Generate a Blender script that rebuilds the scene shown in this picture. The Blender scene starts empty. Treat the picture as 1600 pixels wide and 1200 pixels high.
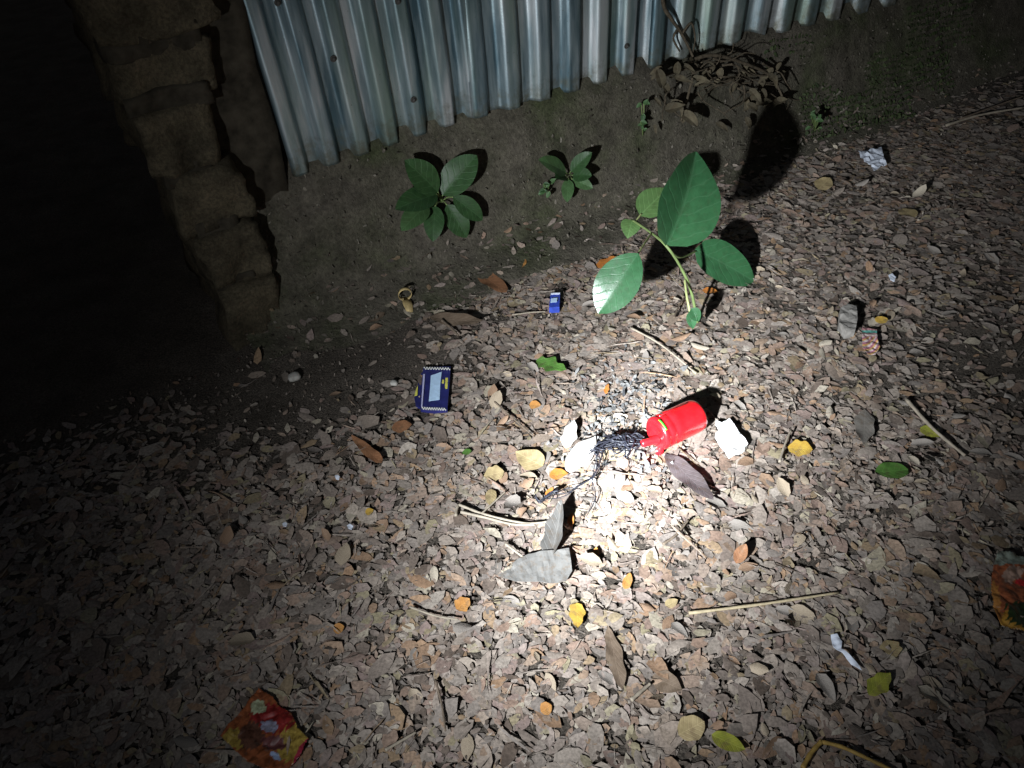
import bpy, bmesh, math, random
import numpy as np
from mathutils import Vector, Matrix

random.seed(7)
rng = np.random.default_rng(11)
S = bpy.context.scene
COL = S.collection

# ------------------------------------------------------------------ camera
F_PX, W_PX, H_PX = 1200.0, 1600.0, 1200.0
CAM_H = 1.05
_down = np.array([100.0, 1400.0, F_PX]); _down /= np.linalg.norm(_down)
_up = -_down
_fw = np.array([0, 0, 1.0])
_Y = _fw - _fw.dot(_up) * _up; _Y /= np.linalg.norm(_Y)
_X = np.cross(_Y, _up)
ROT = np.array([_X, _Y, _up])                    # photo axes (right, down, forward) -> world
CAM = np.array([0.0, 0.0, CAM_H])
cd = bpy.data.cameras.new('camera')
cd.sensor_fit = 'HORIZONTAL'; cd.sensor_width = 36.0
cd.lens = F_PX / W_PX * 36.0
cd.clip_start = 0.02; cd.clip_end = 300.0
cam = bpy.data.objects.new('camera', cd); COL.objects.link(cam)
_m = ROT @ np.diag([1.0, -1.0, -1.0])
cam.matrix_world = Matrix([list(_m[i]) + [float(CAM[i])] for i in range(3)] + [[0, 0, 0, 1]])
S.camera = cam

# ------------------------------------------------------------------ world: night sky, almost no light left in it
world = bpy.data.worlds.new('World'); S.world = world; world.use_nodes = True
wn = world.node_tree.nodes; wl = world.node_tree.links
sky = wn.new('ShaderNodeTexSky'); sky.sky_type = 'NISHITA'; sky.sun_disc = False
sky.sun_elevation = math.radians(-1.5); sky.sun_rotation = math.radians(60.0)
wl.new(sky.outputs['Color'], wn['Background'].inputs['Color'])
wn['Background'].inputs['Strength'].default_value = 0.15

# ------------------------------------------------------------------ the hand torch: one place, hot spot + corona + spill of its reflector
TORCH = Vector((-0.52, -0.18, 0.78))
def ray(px, py):
    d = ROT @ np.array([px - 800.0, py - 600.0, F_PX]); return d / np.linalg.norm(d)
def gpt(px, py, z=0.0):
    d = ray(px, py); t = (z - CAM_H) / d[2]; return Vector(CAM + t * d)
def ypt(px, py, Y):
    d = ray(px, py); t = Y / d[1]; return Vector(CAM + t * d)
def spot(name, watts, sigma, aim, col, radius=0.024):
    """a reflector beam: intensity falls off as a bell of width sigma (degrees) round the axis"""
    l = bpy.data.lights.new(name, 'SPOT'); l.energy = watts; l.spot_size = math.radians(min(150, sigma * 6.4))
    l.spot_blend = 0.3; l.color = col; l.shadow_soft_size = radius
    l.use_nodes = True; nt = l.node_tree; em = nt.nodes['Emission']
    tc = nt.nodes.new('ShaderNodeTexCoord'); sx = nt.nodes.new('ShaderNodeSeparateXYZ'); nt.links.new(tc.outputs['Normal'], sx.inputs[0])
    last = sx.outputs['Z']
    for op, v in (('ABSOLUTE', None), ('MINIMUM', 1.0), ('ARCCOSINE', None), ('DIVIDE', math.radians(sigma)), ('POWER', 2.0), ('MULTIPLY', -1.0), ('EXPONENT', None)):
        k = nt.nodes.new('ShaderNodeMath'); k.operation = op; nt.links.new(last, k.inputs[0])
        if v is not None: k.inputs[1].default_value = v
        last = k.outputs[0]
    nt.links.new(last, em.inputs['Strength'])
    o = bpy.data.objects.new(name, l); COL.objects.link(o); o.location = TORCH
    o.rotation_euler = (aim - TORCH).to_track_quat('-Z', 'Y').to_euler()
    return o
spot('torch_hot_spot', 600.0, 5.0, gpt(978, 716), (0.86, 0.94, 1.0))
spot('torch_corona', 560.0, 11.0, gpt(1048, 680), (0.90, 0.96, 1.0))
spot('torch_spill', 205.0, 17.8, gpt(1060, 240), (0.92, 0.97, 1.0))

S.view_settings.view_transform = 'Standard'; S.view_settings.look = 'None'
S.view_settings.exposure = 0.0; S.view_settings.gamma = 1.0
S.view_settings.use_curve_mapping = False
S.render.engine = 'CYCLES'
S.cycles.use_denoising = True
S.cycles.max_bounces = 5; S.cycles.diffuse_bounces = 3; S.cycles.glossy_bounces = 2
S.cycles.sample_clamp_indirect = 4.0

# ------------------------------------------------------------------ helpers
def tag(o, label, cat, group=None):
    o['label'] = label; o['category'] = cat
    if group: o['group'] = group
    return o
def struct(o):
    o['kind'] = 'structure'; return o
def link(name, mesh, mat=None, parent=None):
    o = bpy.data.objects.new(name, mesh); COL.objects.link(o)
    if mat is not None and not mesh.materials: mesh.materials.append(mat)
    if parent is not None: o.parent = parent
    return o
def empty(name, loc):
    o = bpy.data.objects.new(name, None); COL.objects.link(o); o.location = loc
    o.empty_display_size = 0.05; return o
def mesh_np(name, verts, faces, smooth=True, uv=None):
    me = bpy.data.meshes.new(name); me.from_pydata([tuple(v) for v in verts], [], faces)
    if smooth: me.polygons.foreach_set('use_smooth', [True] * len(me.polygons))
    if uv is not None:
        lay = me.uv_layers.new(name='UVMap')
        li = np.zeros(len(me.loops), dtype=np.int32); me.loops.foreach_get('vertex_index', li)
        lay.data.foreach_set('uv', np.asarray(uv, dtype=np.float32)[li].ravel())
    me.update(); return me
def mesh_big(name, V, F4=None, F3=None, smooth=True):
    """big vertex / face arrays straight into a mesh"""
    me = bpy.data.meshes.new(name)
    n4 = 0 if F4 is None else len(F4); n3 = 0 if F3 is None else len(F3)
    me.vertices.add(len(V)); me.vertices.foreach_set('co', np.asarray(V, dtype=np.float32).ravel())
    loops = np.concatenate([a.ravel() for a in (F4, F3) if a is not None]).astype(np.int32)
    me.loops.add(len(loops)); me.loops.foreach_set('vertex_index', loops)
    tot = np.concatenate([np.full(n4, 4), np.full(n3, 3)]).astype(np.int32)
    st = np.concatenate([[0], np.cumsum(tot)[:-1]]).astype(np.int32)
    me.polygons.add(n4 + n3); me.polygons.foreach_set('loop_start', st)
    me.polygons.foreach_set('loop_total', tot)
    me.polygons.foreach_set('use_smooth', np.full(n4 + n3, smooth))
    me.update(calc_edges=True); me.validate(); return me
def gz(x, y):
    """lie of the ground"""
    x = np.asarray(x, dtype=float); y = np.asarray(y, dtype=float)
    a = 0.006 * np.sin(3.1 * x + 1.3) * np.cos(2.6 * y - 0.4) + 0.004 * np.sin(7.3 * x - 2.2 * y)
    a += 0.0022 * np.sin(17.0 * x + 11.0 * y + 0.7) + 0.0018 * np.sin(23.0 * y - 13.0 * x)
    return a
def fbm(x, y, z=0.0, seed=0, oct=4, f0=6.0):
    r = np.random.default_rng(seed); out = 0.0; amp = 1.0; f = f0
    for _ in range(oct):
        for _k in range(3):
            d = r.normal(size=3); d /= np.linalg.norm(d); ph = r.uniform(0, 6.28)
            out = out + amp * np.sin(f * (d[0] * x + d[1] * y + d[2] * z) + ph)
        amp *= 0.55; f *= 2.03
    return out / 4.0
LITTER = 0.006
def on(px, py, up=LITTER):
    """point on the litter under a spot seen in the photograph"""
    p = gpt(px, py, up)
    for _ in range(3):
        p = gpt(px, py, float(gz(p.x, p.y)) + up)
    return p

# ------------------------------------------------------------------ materials
def nodes(name):
    m = bpy.data.materials.new(name); m.use_nodes = True
    return m, m.node_tree.nodes, m.node_tree.links, m.node_tree.nodes['Principled BSDF']
def ramp(n, stops, interp='LINEAR'):
    r = n.new('ShaderNodeValToRGB'); r.color_ramp.interpolation = interp
    e = r.color_ramp.elements
    while len(e) < len(stops): e.new(0.5)
    for q, (p, c) in zip(e, stops): q.position = p; q.color = (*c, 1.0)
    return r
def mixc(n, l, fac, a, b, mode='MIX'):
    x = n.new('ShaderNodeMix'); x.data_type = 'RGBA'; x.blend_type = mode
    for s, v in ((0, fac), (6, a), (7, b)):
        if hasattr(v, 'links') or hasattr(v, 'is_linked'): l.new(v, x.inputs[s])
        else: x.inputs[s].default_value = v if s == 0 else (*v, 1.0)
    return x.outputs[2]
def noise(n, l, scale, detail=4.0, rough=0.55, vec=None):
    t = n.new('ShaderNodeTexNoise'); t.inputs['Scale'].default_value = scale
    t.inputs['Detail'].default_value = detail; t.inputs['Roughness'].default_value = rough
    if vec is not None: l.new(vec, t.inputs['Vector'])
    return t
def bump(n, l, b, height, strength=0.5, dist=0.002):
    k = n.new('ShaderNodeBump'); k.inputs['Strength'].default_value = strength
    k.inputs['Distance'].default_value = dist
    l.new(height, k.inputs['Height']); l.new(k.outputs['Normal'], b.inputs['Normal'])
def plain(name, col, rough=0.6, spec=0.4, var=0.25, scale=60.0, metal=0.0, bumps=0.3, coat=0.0):
    m, n, l, b = nodes(name)
    tc = n.new('ShaderNodeTexCoord')
    t = noise(n, l, scale, 4.0, 0.6, tc.outputs['Object'])
    lo = tuple(c * (1 - var) for c in col); hi = tuple(min(1, c * (1 + var)) for c in col)
    r = ramp(n, [(0.3, lo), (0.7, hi)]); l.new(t.outputs['Fac'], r.inputs['Fac'])
    l.new(r.outputs['Color'], b.inputs['Base Color'])
    b.inputs['Roughness'].default_value = rough; b.inputs['Specular IOR Level'].default_value = spec
    b.inputs['Metallic'].default_value = metal; b.inputs['Coat Weight'].default_value = coat
    if bumps: bump(n, l, b, t.outputs['Fac'], bumps, 0.0015)
    return m
def leaf_mat(name, col, col2=None, rough=0.62, spec=0.3, veins=0.25, pairs=9.0, spots=0.35, trans=0.0, rnd=0.0, vein_col=None, blotch=0.5):
    """leaf: UV u along the leaf, v across; side veins, midrib, blotches"""
    col2 = col2 or tuple(c * 0.65 for c in col)
    m, n, l, b = nodes(name)
    uv = n.new('ShaderNodeUVMap'); sp = n.new('ShaderNodeSeparateXYZ'); l.new(uv.outputs['UV'], sp.inputs[0])
    tc = n.new('ShaderNodeTexCoord')
    t = noise(n, l, 55.0, 5.0, 0.65, tc.outputs['Object'])
    r = ramp(n, [(0.32, col2), (0.62, col)]); l.new(t.outputs['Fac'], r.inputs['Fac'])
    # |v-0.5|
    def mth(op, a, bb=None):
        k = n.new('ShaderNodeMath'); k.operation = op
        for i, v in enumerate((a, bb)):
            if v is None: continue
            if isinstance(v, (int, float)): k.inputs[i].default_value = v
            else: l.new(v, k.inputs[i])
        return k.outputs[0]
    wob = mth('MULTIPLY', mth('SUBTRACT', noise(n, l, 26.0, 2.0, 0.5, tc.outputs['Object']).outputs['Fac'], 0.5), 0.12)
    av = mth('ABSOLUTE', mth('SUBTRACT', sp.outputs['Y'], 0.5))
    ph = mth('MULTIPLY', mth('SUBTRACT', sp.outputs['X'], mth('ADD', mth('MULTIPLY', av, 0.55), wob)), pairs * 6.2832)
    side = mth('POWER', mth('MAXIMUM', mth('SINE', ph), 0.0), 14.0)
    mid = mth('LESS_THAN', av, 0.018)
    v = mth('MAXIMUM', side, mid)
    c = mixc(n, l, mth('MULTIPLY', v, veins), r.outputs['Color'], vein_col or tuple(min(1, q * 1.9 + 0.02) for q in col))
    if blotch:
        t5 = noise(n, l, 75.0, 5.0, 0.7, tc.outputs['Object'])
        r5 = ramp(n, [(0.5, (0, 0, 0)), (0.66, (1, 1, 1))]); l.new(t5.outputs['Fac'], r5.inputs['Fac'])
        lum = sum(col) / 3
        c = mixc(n, l, mth('MULTIPLY', r5.outputs['Color'], blotch), c, (lum * 0.75, lum * 0.5, lum * 0.3))
    if spots:
        t2 = noise(n, l, 190.0, 3.0, 0.6, tc.outputs['Object'])
        rr = ramp(n, [(0.62, (0, 0, 0)), (0.7, (1, 1, 1))]); l.new(t2.outputs['Fac'], rr.inputs['Fac'])
        c = mixc(n, l, mth('MULTIPLY', rr.outputs['Color'], spots), c, tuple(q * 0.4 for q in col))
    if rnd:
        oi = n.new('ShaderNodeObjectInfo'); hs = n.new('ShaderNodeHueSaturation')
        l.new(mth('ADD', mth('MULTIPLY', oi.outputs['Random'], rnd), 1.0 - rnd * 0.5), hs.inputs['Value'])
        l.new(c, hs.inputs['Color']); c = hs.outputs['Color']
    l.new(c, b.inputs['Base Color'])
    b.inputs['Roughness'].default_value = rough; b.inputs['Specular IOR Level'].default_value = spec
    if trans:
        b.inputs['Transmission Weight'].default_value = 0.0
        b.inputs['Subsurface Weight'].default_value = 0.0
    h = mth('ADD', mth('MULTIPLY', v, -0.6), t.outputs['Fac'])
    bump(n, l, b, h, 0.45, 0.0012)
    return m

M = {}
# bare trodden earth with grit
m, n, l, b = nodes('earth')
tc = n.new('ShaderNodeTexCoord')
t1 = noise(n, l, 9.0, 6.0, 0.65, tc.outputs['Object']); t2 = noise(n, l, 240.0, 4.0, 0.7, tc.outputs['Object'])
r1 = ramp(n, [(0.3, (0.075, 0.063, 0.053)), (0.55, (0.125, 0.106, 0.090)), (0.75, (0.165, 0.142, 0.122))])
l.new(t1.outputs['Fac'], r1.inputs['Fac'])
r2 = ramp(n, [(0.35, (0.35, 0.35, 0.35)), (0.6, (1.1, 1.08, 1.05)), (0.75, (1.9, 1.85, 1.75))]); l.new(t2.outputs['Fac'], r2.inputs['Fac'])
l.new(mixc(n, l, 1.0, r1.outputs['Color'], r2.outputs['Color'], 'MULTIPLY'), b.inputs['Base Color'])
b.inputs['Roughness'].default_value = 0.95; b.inputs['Specular IOR Level'].default_value = 0.15
bump(n, l, b, t2.outputs['Fac'], 1.0, 0.006); M['earth'] = m
# mossy earth of the bank
m, n, l, b = nodes('mossy_earth')
tc = n.new('ShaderNodeTexCoord')
t1 = noise(n, l, 4.5, 5.0, 0.6, tc.outputs['Object']); t2 = noise(n, l, 130.0, 5.0, 0.7, tc.outputs['Object']); t3 = noise(n, l, 22.0, 5.0, 0.65, tc.outputs['Object'])
r1 = ramp(n, [(0.38, (0.098, 0.086, 0.070)), (0.54, (0.084, 0.077, 0.058)), (0.70, (0.060, 0.068, 0.036))]); l.new(t1.outputs['Fac'], r1.inputs['Fac'])
r3 = ramp(n, [(0.35, (0.68, 0.68, 0.68)), (0.65, (1.2, 1.2, 1.18))]); l.new(t3.outputs['Fac'], r3.inputs['Fac'])
r2 = ramp(n, [(0.35, (0.68, 0.68, 0.68)), (0.65, (1.25, 1.25, 1.25))]); l.new(t2.outputs['Fac'], r2.inputs['Fac'])
c = mixc(n, l, 1.0, r1.outputs['Color'], r3.outputs['Color'], 'MULTIPLY')
l.new(mixc(n, l, 1.0, c, r2.outputs['Color'], 'MULTIPLY'), b.inputs['Base Color'])
b.inputs['Roughness'].default_value = 1.0; b.inputs['Specular IOR Level'].default_value = 0.1
bump(n, l, b, mixc(n, l, 0.5, t2.outputs['Color'], t3.outputs['Color']), 1.0, 0.012); M['moss_earth'] = m
# sun-dried block of the pier
m, n, l, b = nodes('mud_block')
tc = n.new('ShaderNodeTexCoord'); oi = n.new('ShaderNodeObjectInfo')
t1 = noise(n, l, 14.0, 6.0, 0.65, tc.outputs['Object']); t2 = noise(n, l, 150.0, 4.0, 0.7, tc.outputs['Object'])
r1 = ramp(n, [(0.3, (0.03, 0.025, 0.017)), (0.5, (0.072, 0.060, 0.040)), (0.72, (0.115, 0.094, 0.062))]); l.new(t1.outputs['Fac'], r1.inputs['Fac'])
r2 = ramp(n, [(0.35, (0.6, 0.6, 0.6)), (0.65, (1.25, 1.25, 1.25))]); l.new(t2.outputs['Fac'], r2.inputs['Fac'])
l.new(mixc(n, l, 1.0, r1.outputs['Color'], r2.outputs['Color'], 'MULTIPLY'), b.inputs['Base Color'])
b.inputs['Roughness'].default_value = 0.95; b.inputs['Specular IOR Level'].default_value = 0.15
bump(n, l, b, mixc(n, l, 0.5, t1.outputs['Color'], t2.outputs['Color']), 0.9, 0.008); M['block'] = m
M['mortar'] = plain('mud_joint_with_shade', (0.042, 0.036, 0.027), 1.0, 0.1, 0.5, 30.0, 0, 0.8)  # dark mud of the joints; its tone also paints shade into the recessed core
# galvanised iron, tarnished
m, n, l, b = nodes('galvanised_iron')
tc = n.new('ShaderNodeTexCoord'); mp = n.new('ShaderNodeMapping'); mp.inputs['Scale'].default_value = (1, 1, 0.12)
l.new(tc.outputs['Object'], mp.inputs['Vector'])
t1 = noise(n, l, 16.0, 5.0, 0.6, mp.outputs['Vector']); t2 = noise(n, l, 260.0, 3.0, 0.6, tc.outputs['Object'])
t3 = noise(n, l, 6.0, 4.0, 0.6, mp.outputs['Vector'])
r1 = ramp(n, [(0.38, (0.07, 0.125, 0.155)), (0.5, (0.25, 0.315, 0.345)), (0.62, (0.50, 0.525, 0.545))]); l.new(t1.outputs['Fac'], r1.inputs['Fac'])
r3 = ramp(n, [(0.5, (0, 0, 0)), (0.66, (0.75, 0.75, 0.75))]); l.new(t3.outputs['Fac'], r3.inputs['Fac'])
c = mixc(n, l, r3.outputs['Color'], r1.outputs['Color'], (0.19, 0.26, 0.21))
sp_ = n.new('ShaderNodeTexVoronoi'); sp_.inputs['Scale'].default_value = 85.0; l.new(tc.outputs['Object'], sp_.inputs['Vector'])
rs = ramp(n, [(0.0, (1, 1, 1)), (0.14, (0, 0, 0))]); l.new(sp_.outputs['Distance'], rs.inputs['Fac'])
rk = ramp(n, [(0.55, (0, 0, 0)), (0.6, (1, 1, 1))]); tk = noise(n, l, 12.0, 3.0, 0.6, tc.outputs['Object']); l.new(tk.outputs['Fac'], rk.inputs['Fac'])
c = mixc(n, l, mixc(n, l, 1.0, rs.outputs['Color'], rk.outputs['Color'], 'MULTIPLY'), c, (0.05, 0.045, 0.035))
sz = n.new('ShaderNodeSeparateXYZ'); l.new(tc.outputs['Object'], sz.inputs[0])
mr = n.new('ShaderNodeMapRange'); mr.inputs['From Min'].default_value = 0.52; mr.inputs['From Max'].default_value = 0.30; l.new(sz.outputs['Z'], mr.inputs['Value'])
tm = noise(n, l, 38.0, 6.0, 0.7, tc.outputs['Object']); mm = n.new('ShaderNodeMath'); mm.operation = 'MULTIPLY'; l.new(mr.outputs['Result'], mm.inputs[0]); l.new(tm.outputs['Fac'], mm.inputs[1])
rm = ramp(n, [(0.30, (0, 0, 0)), (0.52, (0.8, 0.8, 0.8))]); l.new(mm.outputs[0], rm.inputs['Fac'])
c = mixc(n, l, rm.outputs['Color'], c, (0.12, 0.115, 0.075))
l.new(c, b.inputs['Base Color'])
b.inputs['Metallic'].default_value = 0.6; b.inputs['Roughness'].default_value = 0.42
bump(n, l, b, t2.outputs['Fac'], 0.25, 0.001); M['iron'] = m
M['rust'] = plain('dull_nail', (0.07, 0.065, 0.06), 0.8, 0.3, 0.5, 90.0, 0.3)

def litter_mat(name, stops):
    m, n, l, b = nodes(name)
    g = n.new('ShaderNodeNewGeometry'); tc = n.new('ShaderNodeTexCoord')
    r = ramp(n, stops); l.new(g.outputs['Random Per Island'], r.inputs['Fac'])
    t = noise(n, l, 230.0, 3.0, 0.6, tc.outputs['Object'])
    k = ramp(n, [(0.3, (0.62, 0.62, 0.62)), (0.65, (1.15, 1.15, 1.15))]); l.new(t.outputs['Fac'], k.inputs['Fac'])
    l.new(mixc(n, l, 1.0, r.outputs['Color'], k.outputs['Color'], 'MULTIPLY'), b.inputs['Base Color'])
    b.inputs['Roughness'].default_value = 0.75; b.inputs['Specular IOR Level'].default_value = 0.25
    bump(n, l, b, t.outputs['Fac'], 0.5, 0.001)
    return m
M['litter'] = litter_mat('leaf_litter', [(0.0, (0.116, 0.086, 0.068)), (0.12, (0.224, 0.180, 0.154)), (0.24, (0.283, 0.234, 0.197)),
    (0.35, (0.196, 0.167, 0.150)), (0.46, (0.323, 0.270, 0.228)), (0.58, (0.279, 0.188, 0.141)), (0.68, (0.243, 0.182, 0.164)),
    (0.78, (0.363, 0.313, 0.269)), (0.88, (0.296, 0.184, 0.115)), (0.95, (0.274, 0.235, 0.153)), (1.0, (0.451, 0.391, 0.322))])
M['crumbs'] = litter_mat('leaf_crumbs', [(0.0, (0.08, 0.062, 0.05)), (0.3, (0.17, 0.135, 0.11)), (0.6, (0.24, 0.195, 0.165)), (0.85, (0.14, 0.118, 0.104)), (1.0, (0.36, 0.31, 0.26))])
M['ash'] = litter_mat('ash_flakes', [(0.0, (0.03, 0.03, 0.033)), (0.25, (0.10, 0.098, 0.098)), (0.7, (0.19, 0.185, 0.18)), (1.0, (0.27, 0.265, 0.26))])
M['moss'] = litter_mat('moss_tufts', [(0, (0.022, 0.034, 0.012)), (0.5, (0.038, 0.054, 0.02)), (1, (0.058, 0.074, 0.03))])
M['bank_bits'] = litter_mat('bank_bits', [(0.0, (0.05, 0.043, 0.033)), (0.5, (0.11, 0.096, 0.077)), (0.85, (0.15, 0.135, 0.11)), (1.0, (0.22, 0.195, 0.16))])

# ------------------------------------------------------------------ wall frame: u along the wall, w away from the viewer, z up
WD = Vector((0.87180, 0.48986, 0)).normalized(); WN = Vector((-WD.y, WD.x, 0))
W0 = gpt(640, 440)
def wall(u, w, z): return W0 + WD * u + WN * w + Vector((0, 0, z))
def whit(px, py, w):
    """(u, z) where the line of sight meets the upright plane at depth w"""
    d = Vector(ray(px, py)); a = W0 + WN * w - Vector(CAM); t = a.dot(WN) / d.dot(WN)
    P = Vector(CAM) + d * t; return (P - W0).dot(WD), P.z

# ------------------------------------------------------------------ ground
def axis(lo, hi, step, far):
    a = list(np.arange(lo, hi + 1e-6, step)); s = step
    while a[-1] < far: s *= 1.5; a.append(a[-1] + s)
    s = step
    while a[0] > -far: s *= 1.5; a.insert(0, a[0] - s)
    return np.array(a)
gx = axis(-1.6, 2.6, 0.018, 60.0); gy = axis(0.0, 3.4, 0.018, 60.0)
GX, GY = np.meshgrid(gx, gy, indexing='ij')
near = np.exp(-np.maximum(0, np.hypot(GX - 0.4, GY - 1.4) - 2.5))
GZ = gz(GX, GY) * near + 0.0016 * fbm(GX, GY, 0, 3, 3, 60.0) * near
V = np.stack([GX, GY, GZ], -1).reshape(-1, 3)
nx, ny = GX.shape
ii, jj = np.meshgrid(np.arange(nx - 1), np.arange(ny - 1), indexing='ij')
q = (ii * ny + jj).ravel()
F4 = np.stack([q, q + ny, q + ny + 1, q + 1], -1)
ground = struct(link('ground', mesh_big('ground', V, F4), M['earth']))

# ------------------------------------------------------------------ earth bank under the iron sheets
us = np.arange(-0.42, 4.6, 0.014); ss = np.linspace(0, 1, 46)
prof_w = np.interp(ss, [0, 0.10, 0.22, 0.40, 0.62, 0.75, 1.0], [-0.24, -0.12, -0.045, 0.015, 0.065, 0.11, 0.9])
prof_z = np.interp(ss, [0, 0.10, 0.22, 0.40, 0.62, 0.75, 1.0], [-0.012, 0.004, 0.03, 0.13, 0.30, 0.37, 0.42])
U, K = np.meshgrid(us, np.arange(len(ss)), indexing='ij')
tp = np.clip((-0.16 - U) / 0.36, 0, 1)
Wd = prof_w[K] + 0.03 * tp; Zd = prof_z[K] * (1 - 0.12 * tp)
bulge = 0.020 * fbm(U, Zd, 0, 5, 4, 7.0) + 0.007 * fbm(U, Zd, 0, 6, 3, 35.0) + 0.003 * fbm(U, Zd, 0, 8, 2, 110.0)
bulge -= 0.10 * np.clip((U - 1.3) / 1.2, 0, 1) * np.clip(1 - ss[K] / 0.75, 0, 1)       # the foot runs out wider to the right
P = np.stack([W0.x + WD.x * U + WN.x * (Wd + bulge), W0.y + WD.y * U + WN.y * (Wd + bulge), Zd + 0.6 * bulge * (ss[K] > 0.05)], -1)
nx, ny = U.shape; ii, jj = np.meshgrid(np.arange(nx - 1), np.arange(ny - 1), indexing='ij'); q = (ii * ny + jj).ravel()
bank = struct(link('earth_bank', mesh_big('earth_bank', P.reshape(-1, 3), np.stack([q, q + ny, q + ny + 1, q + 1], -1)), M['moss_earth']))

# ------------------------------------------------------------------ block pier at the open end of the wall
def rough_block(name, u0, u1, z0, z1, w0, w1, mat, parent, seed, rough=0.008, lean=0.0, shift=0.0):
    """eroded block: subdivided box pushed about by noise, corners worn off"""
    bm = bmesh.new(); bmesh.ops.create_cube(bm, size=1.0)
    bmesh.ops.subdivide_edges(bm, edges=bm.edges, cuts=8, use_grid_fill=True)
    du, dw, dz = u1 - u0, w1 - w0, z1 - z0
    for v in bm.verts:
        c = v.co.copy(); e = sum(1 for k in c if abs(k) > 0.49)
        s = 1.0 - (0.012 if e == 2 else 0.03 if e == 3 else 0.0)
        a, b_, z = c.x * s, c.y * s, c.z * s
        u = (u0 + u1) / 2 + a * du; w = (w0 + w1) / 2 + b_ * dw; z = (z0 + z1) / 2 + z * dz
        k = rough * float(fbm(u * 1.0, w, z, seed, 4, 34.0)); k2 = rough * (0.7 * float(fbm(u, w, z, seed + 50, 4, 40.0)) + 0.45 * float(fbm(u, w, z, seed + 70, 3, 95.0)))
        v.co = wall(u + k + lean * z + shift, w + k2, z + 0.5 * k)
    me = bpy.data.meshes.new(name); bm.to_mesh(me); bm.free()
    me.polygons.foreach_set('use_smooth', [True] * len(me.polygons))
    return link(name, me, mat, parent)
pier = empty('block_pier', wall(-0.5, 0.1, 0))
tag(pier, 'weathered mud-block pier at the dark left end of the iron wall', 'pier')
def rel(o):       # keep world-space mesh while parented to an Empty that stands at the thing's foot
    o.matrix_parent_inverse = Matrix.Translation(-o.parent.location); return o
rows = [  # left-edge pixels top and bottom of each course, right-edge pixel x at mid height, depth of face
    ((100, -40), (150, 80), 322), ((158, 92), (196, 176), 336), ((201, 184), (248, 276), 338), ((262, 284), (302, 372), 384), ((304, 376), (336, 456), 410), ((340, 460), (372, 560), 440)]
for i, ((xa, ya), (xb, yb), xr) in enumerate(rows):
    ua, za = whit(xa, ya, 0.0); ub, zb = whit(xb, yb, 0.0); ur, _ = whit(xr + 14, (ya + yb) / 2, 0.0)
    zb = max(zb, -0.02)
    face = [0.0, 0.012, -0.004, 0.006, -0.006, -0.02][i]
    rel(rough_block('block', (ua + ub) / 2, ur, zb, za, face, 0.32, M['block'], pier, 100 + i, 0.020))
for i in range(len(rows) - 1):
    (x0_, y0_), (x1_, y1_) = rows[i][1], rows[i + 1][0]
    ua, za = whit(x0_, y0_, 0.0); ub, zb = whit(x1_, y1_, 0.0); ur, _ = whit(rows[i][2], (y0_ + y1_) / 2, 0.0)
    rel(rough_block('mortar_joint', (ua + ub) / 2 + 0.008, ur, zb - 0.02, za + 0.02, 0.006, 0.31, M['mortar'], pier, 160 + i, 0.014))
uL, zt = whit(90, -60, 0.05)
ut = whit(200, 170, 0)[0]
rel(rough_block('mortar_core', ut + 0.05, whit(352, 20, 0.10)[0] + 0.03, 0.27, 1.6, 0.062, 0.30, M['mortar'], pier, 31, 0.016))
u7, z7 = whit(100, -40, 0.0)
for k in range(4):       # courses above the frame
    rel(rough_block('block', u7 + 0.01 * k, -0.19 + 0.004 * k, z7 + 0.02 + 0.15 * k, z7 + 0.15 + 0.15 * k, 0.004 * k, 0.32, M['block'], pier, 140 + k, 0.011))

# ------------------------------------------------------------------ corrugated iron sheets
def iron_sheet(pa, pb, n_corr, w, label, seed, lean=0.0, bite=0.0):
    ua, za = whit(*pa, w); ub, zb = whit(*pb, w)
    L = ub - ua; pitch = L / n_corr
    nu = n_corr * 20 + 1; nz = 40; Hh = 1.75
    uu = np.linspace(0, L + pitch * 0.55, nu + 8); zz = np.linspace(0, 1, nz) ** 1.5
    UU, ZZ = np.meshgrid(uu, zz, indexing='ij')
    ph = UU / pitch * 2 * np.pi
    prof = np.clip(2.1 * np.sin(ph), -1, 1)                       # rolled ribs with flattish tops
    dent = 0.009 * fbm(UU, ZZ * Hh, 0, seed, 3, 5.0) + 0.0015 * fbm(UU, ZZ * Hh, 0, seed + 9, 2, 30.0)
    edge = 0.004 * fbm(UU, 0 * UU, 0, seed + 3, 3, 16.0) + bite * np.exp(-((UU - 0.55 * L) / 0.05) ** 2)
    z0 = za + (zb - za) * UU / L
    Wd = w - 0.0115 * prof + dent - 0.012 * (1 - ZZ) ** 4 * np.sin(seed + UU * 4)
    Z = z0 + edge * (1 - ZZ) + ZZ * Hh
    U_ = ua + UU + lean * ZZ * Hh
    P = np.stack([W0.x + WD.x * U_ + WN.x * Wd, W0.y + WD.y * U_ + WN.y * Wd, Z], -1)
    nx, ny = UU.shape; ii, jj = np.meshgrid(np.arange(nx - 1), np.arange(ny - 1), indexing='ij'); q = (ii * ny + jj).ravel()
    base = wall(ua + L / 2, w, za)
    root = empty('corrugated_sheet', base); tag(root, label, 'iron sheet', 'corrugated iron sheets of the wall')
    pan = rel(link('sheet_panel', mesh_big('sheet_panel', P.reshape(-1, 3), np.stack([q, q + ny, q + ny + 1, q + 1], -1)), M['iron'], root))
    sol = pan.modifiers.new('thickness', 'SOLIDIFY'); sol.thickness = 0.0007
    return root, (ua, za, pitch, w)
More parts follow.
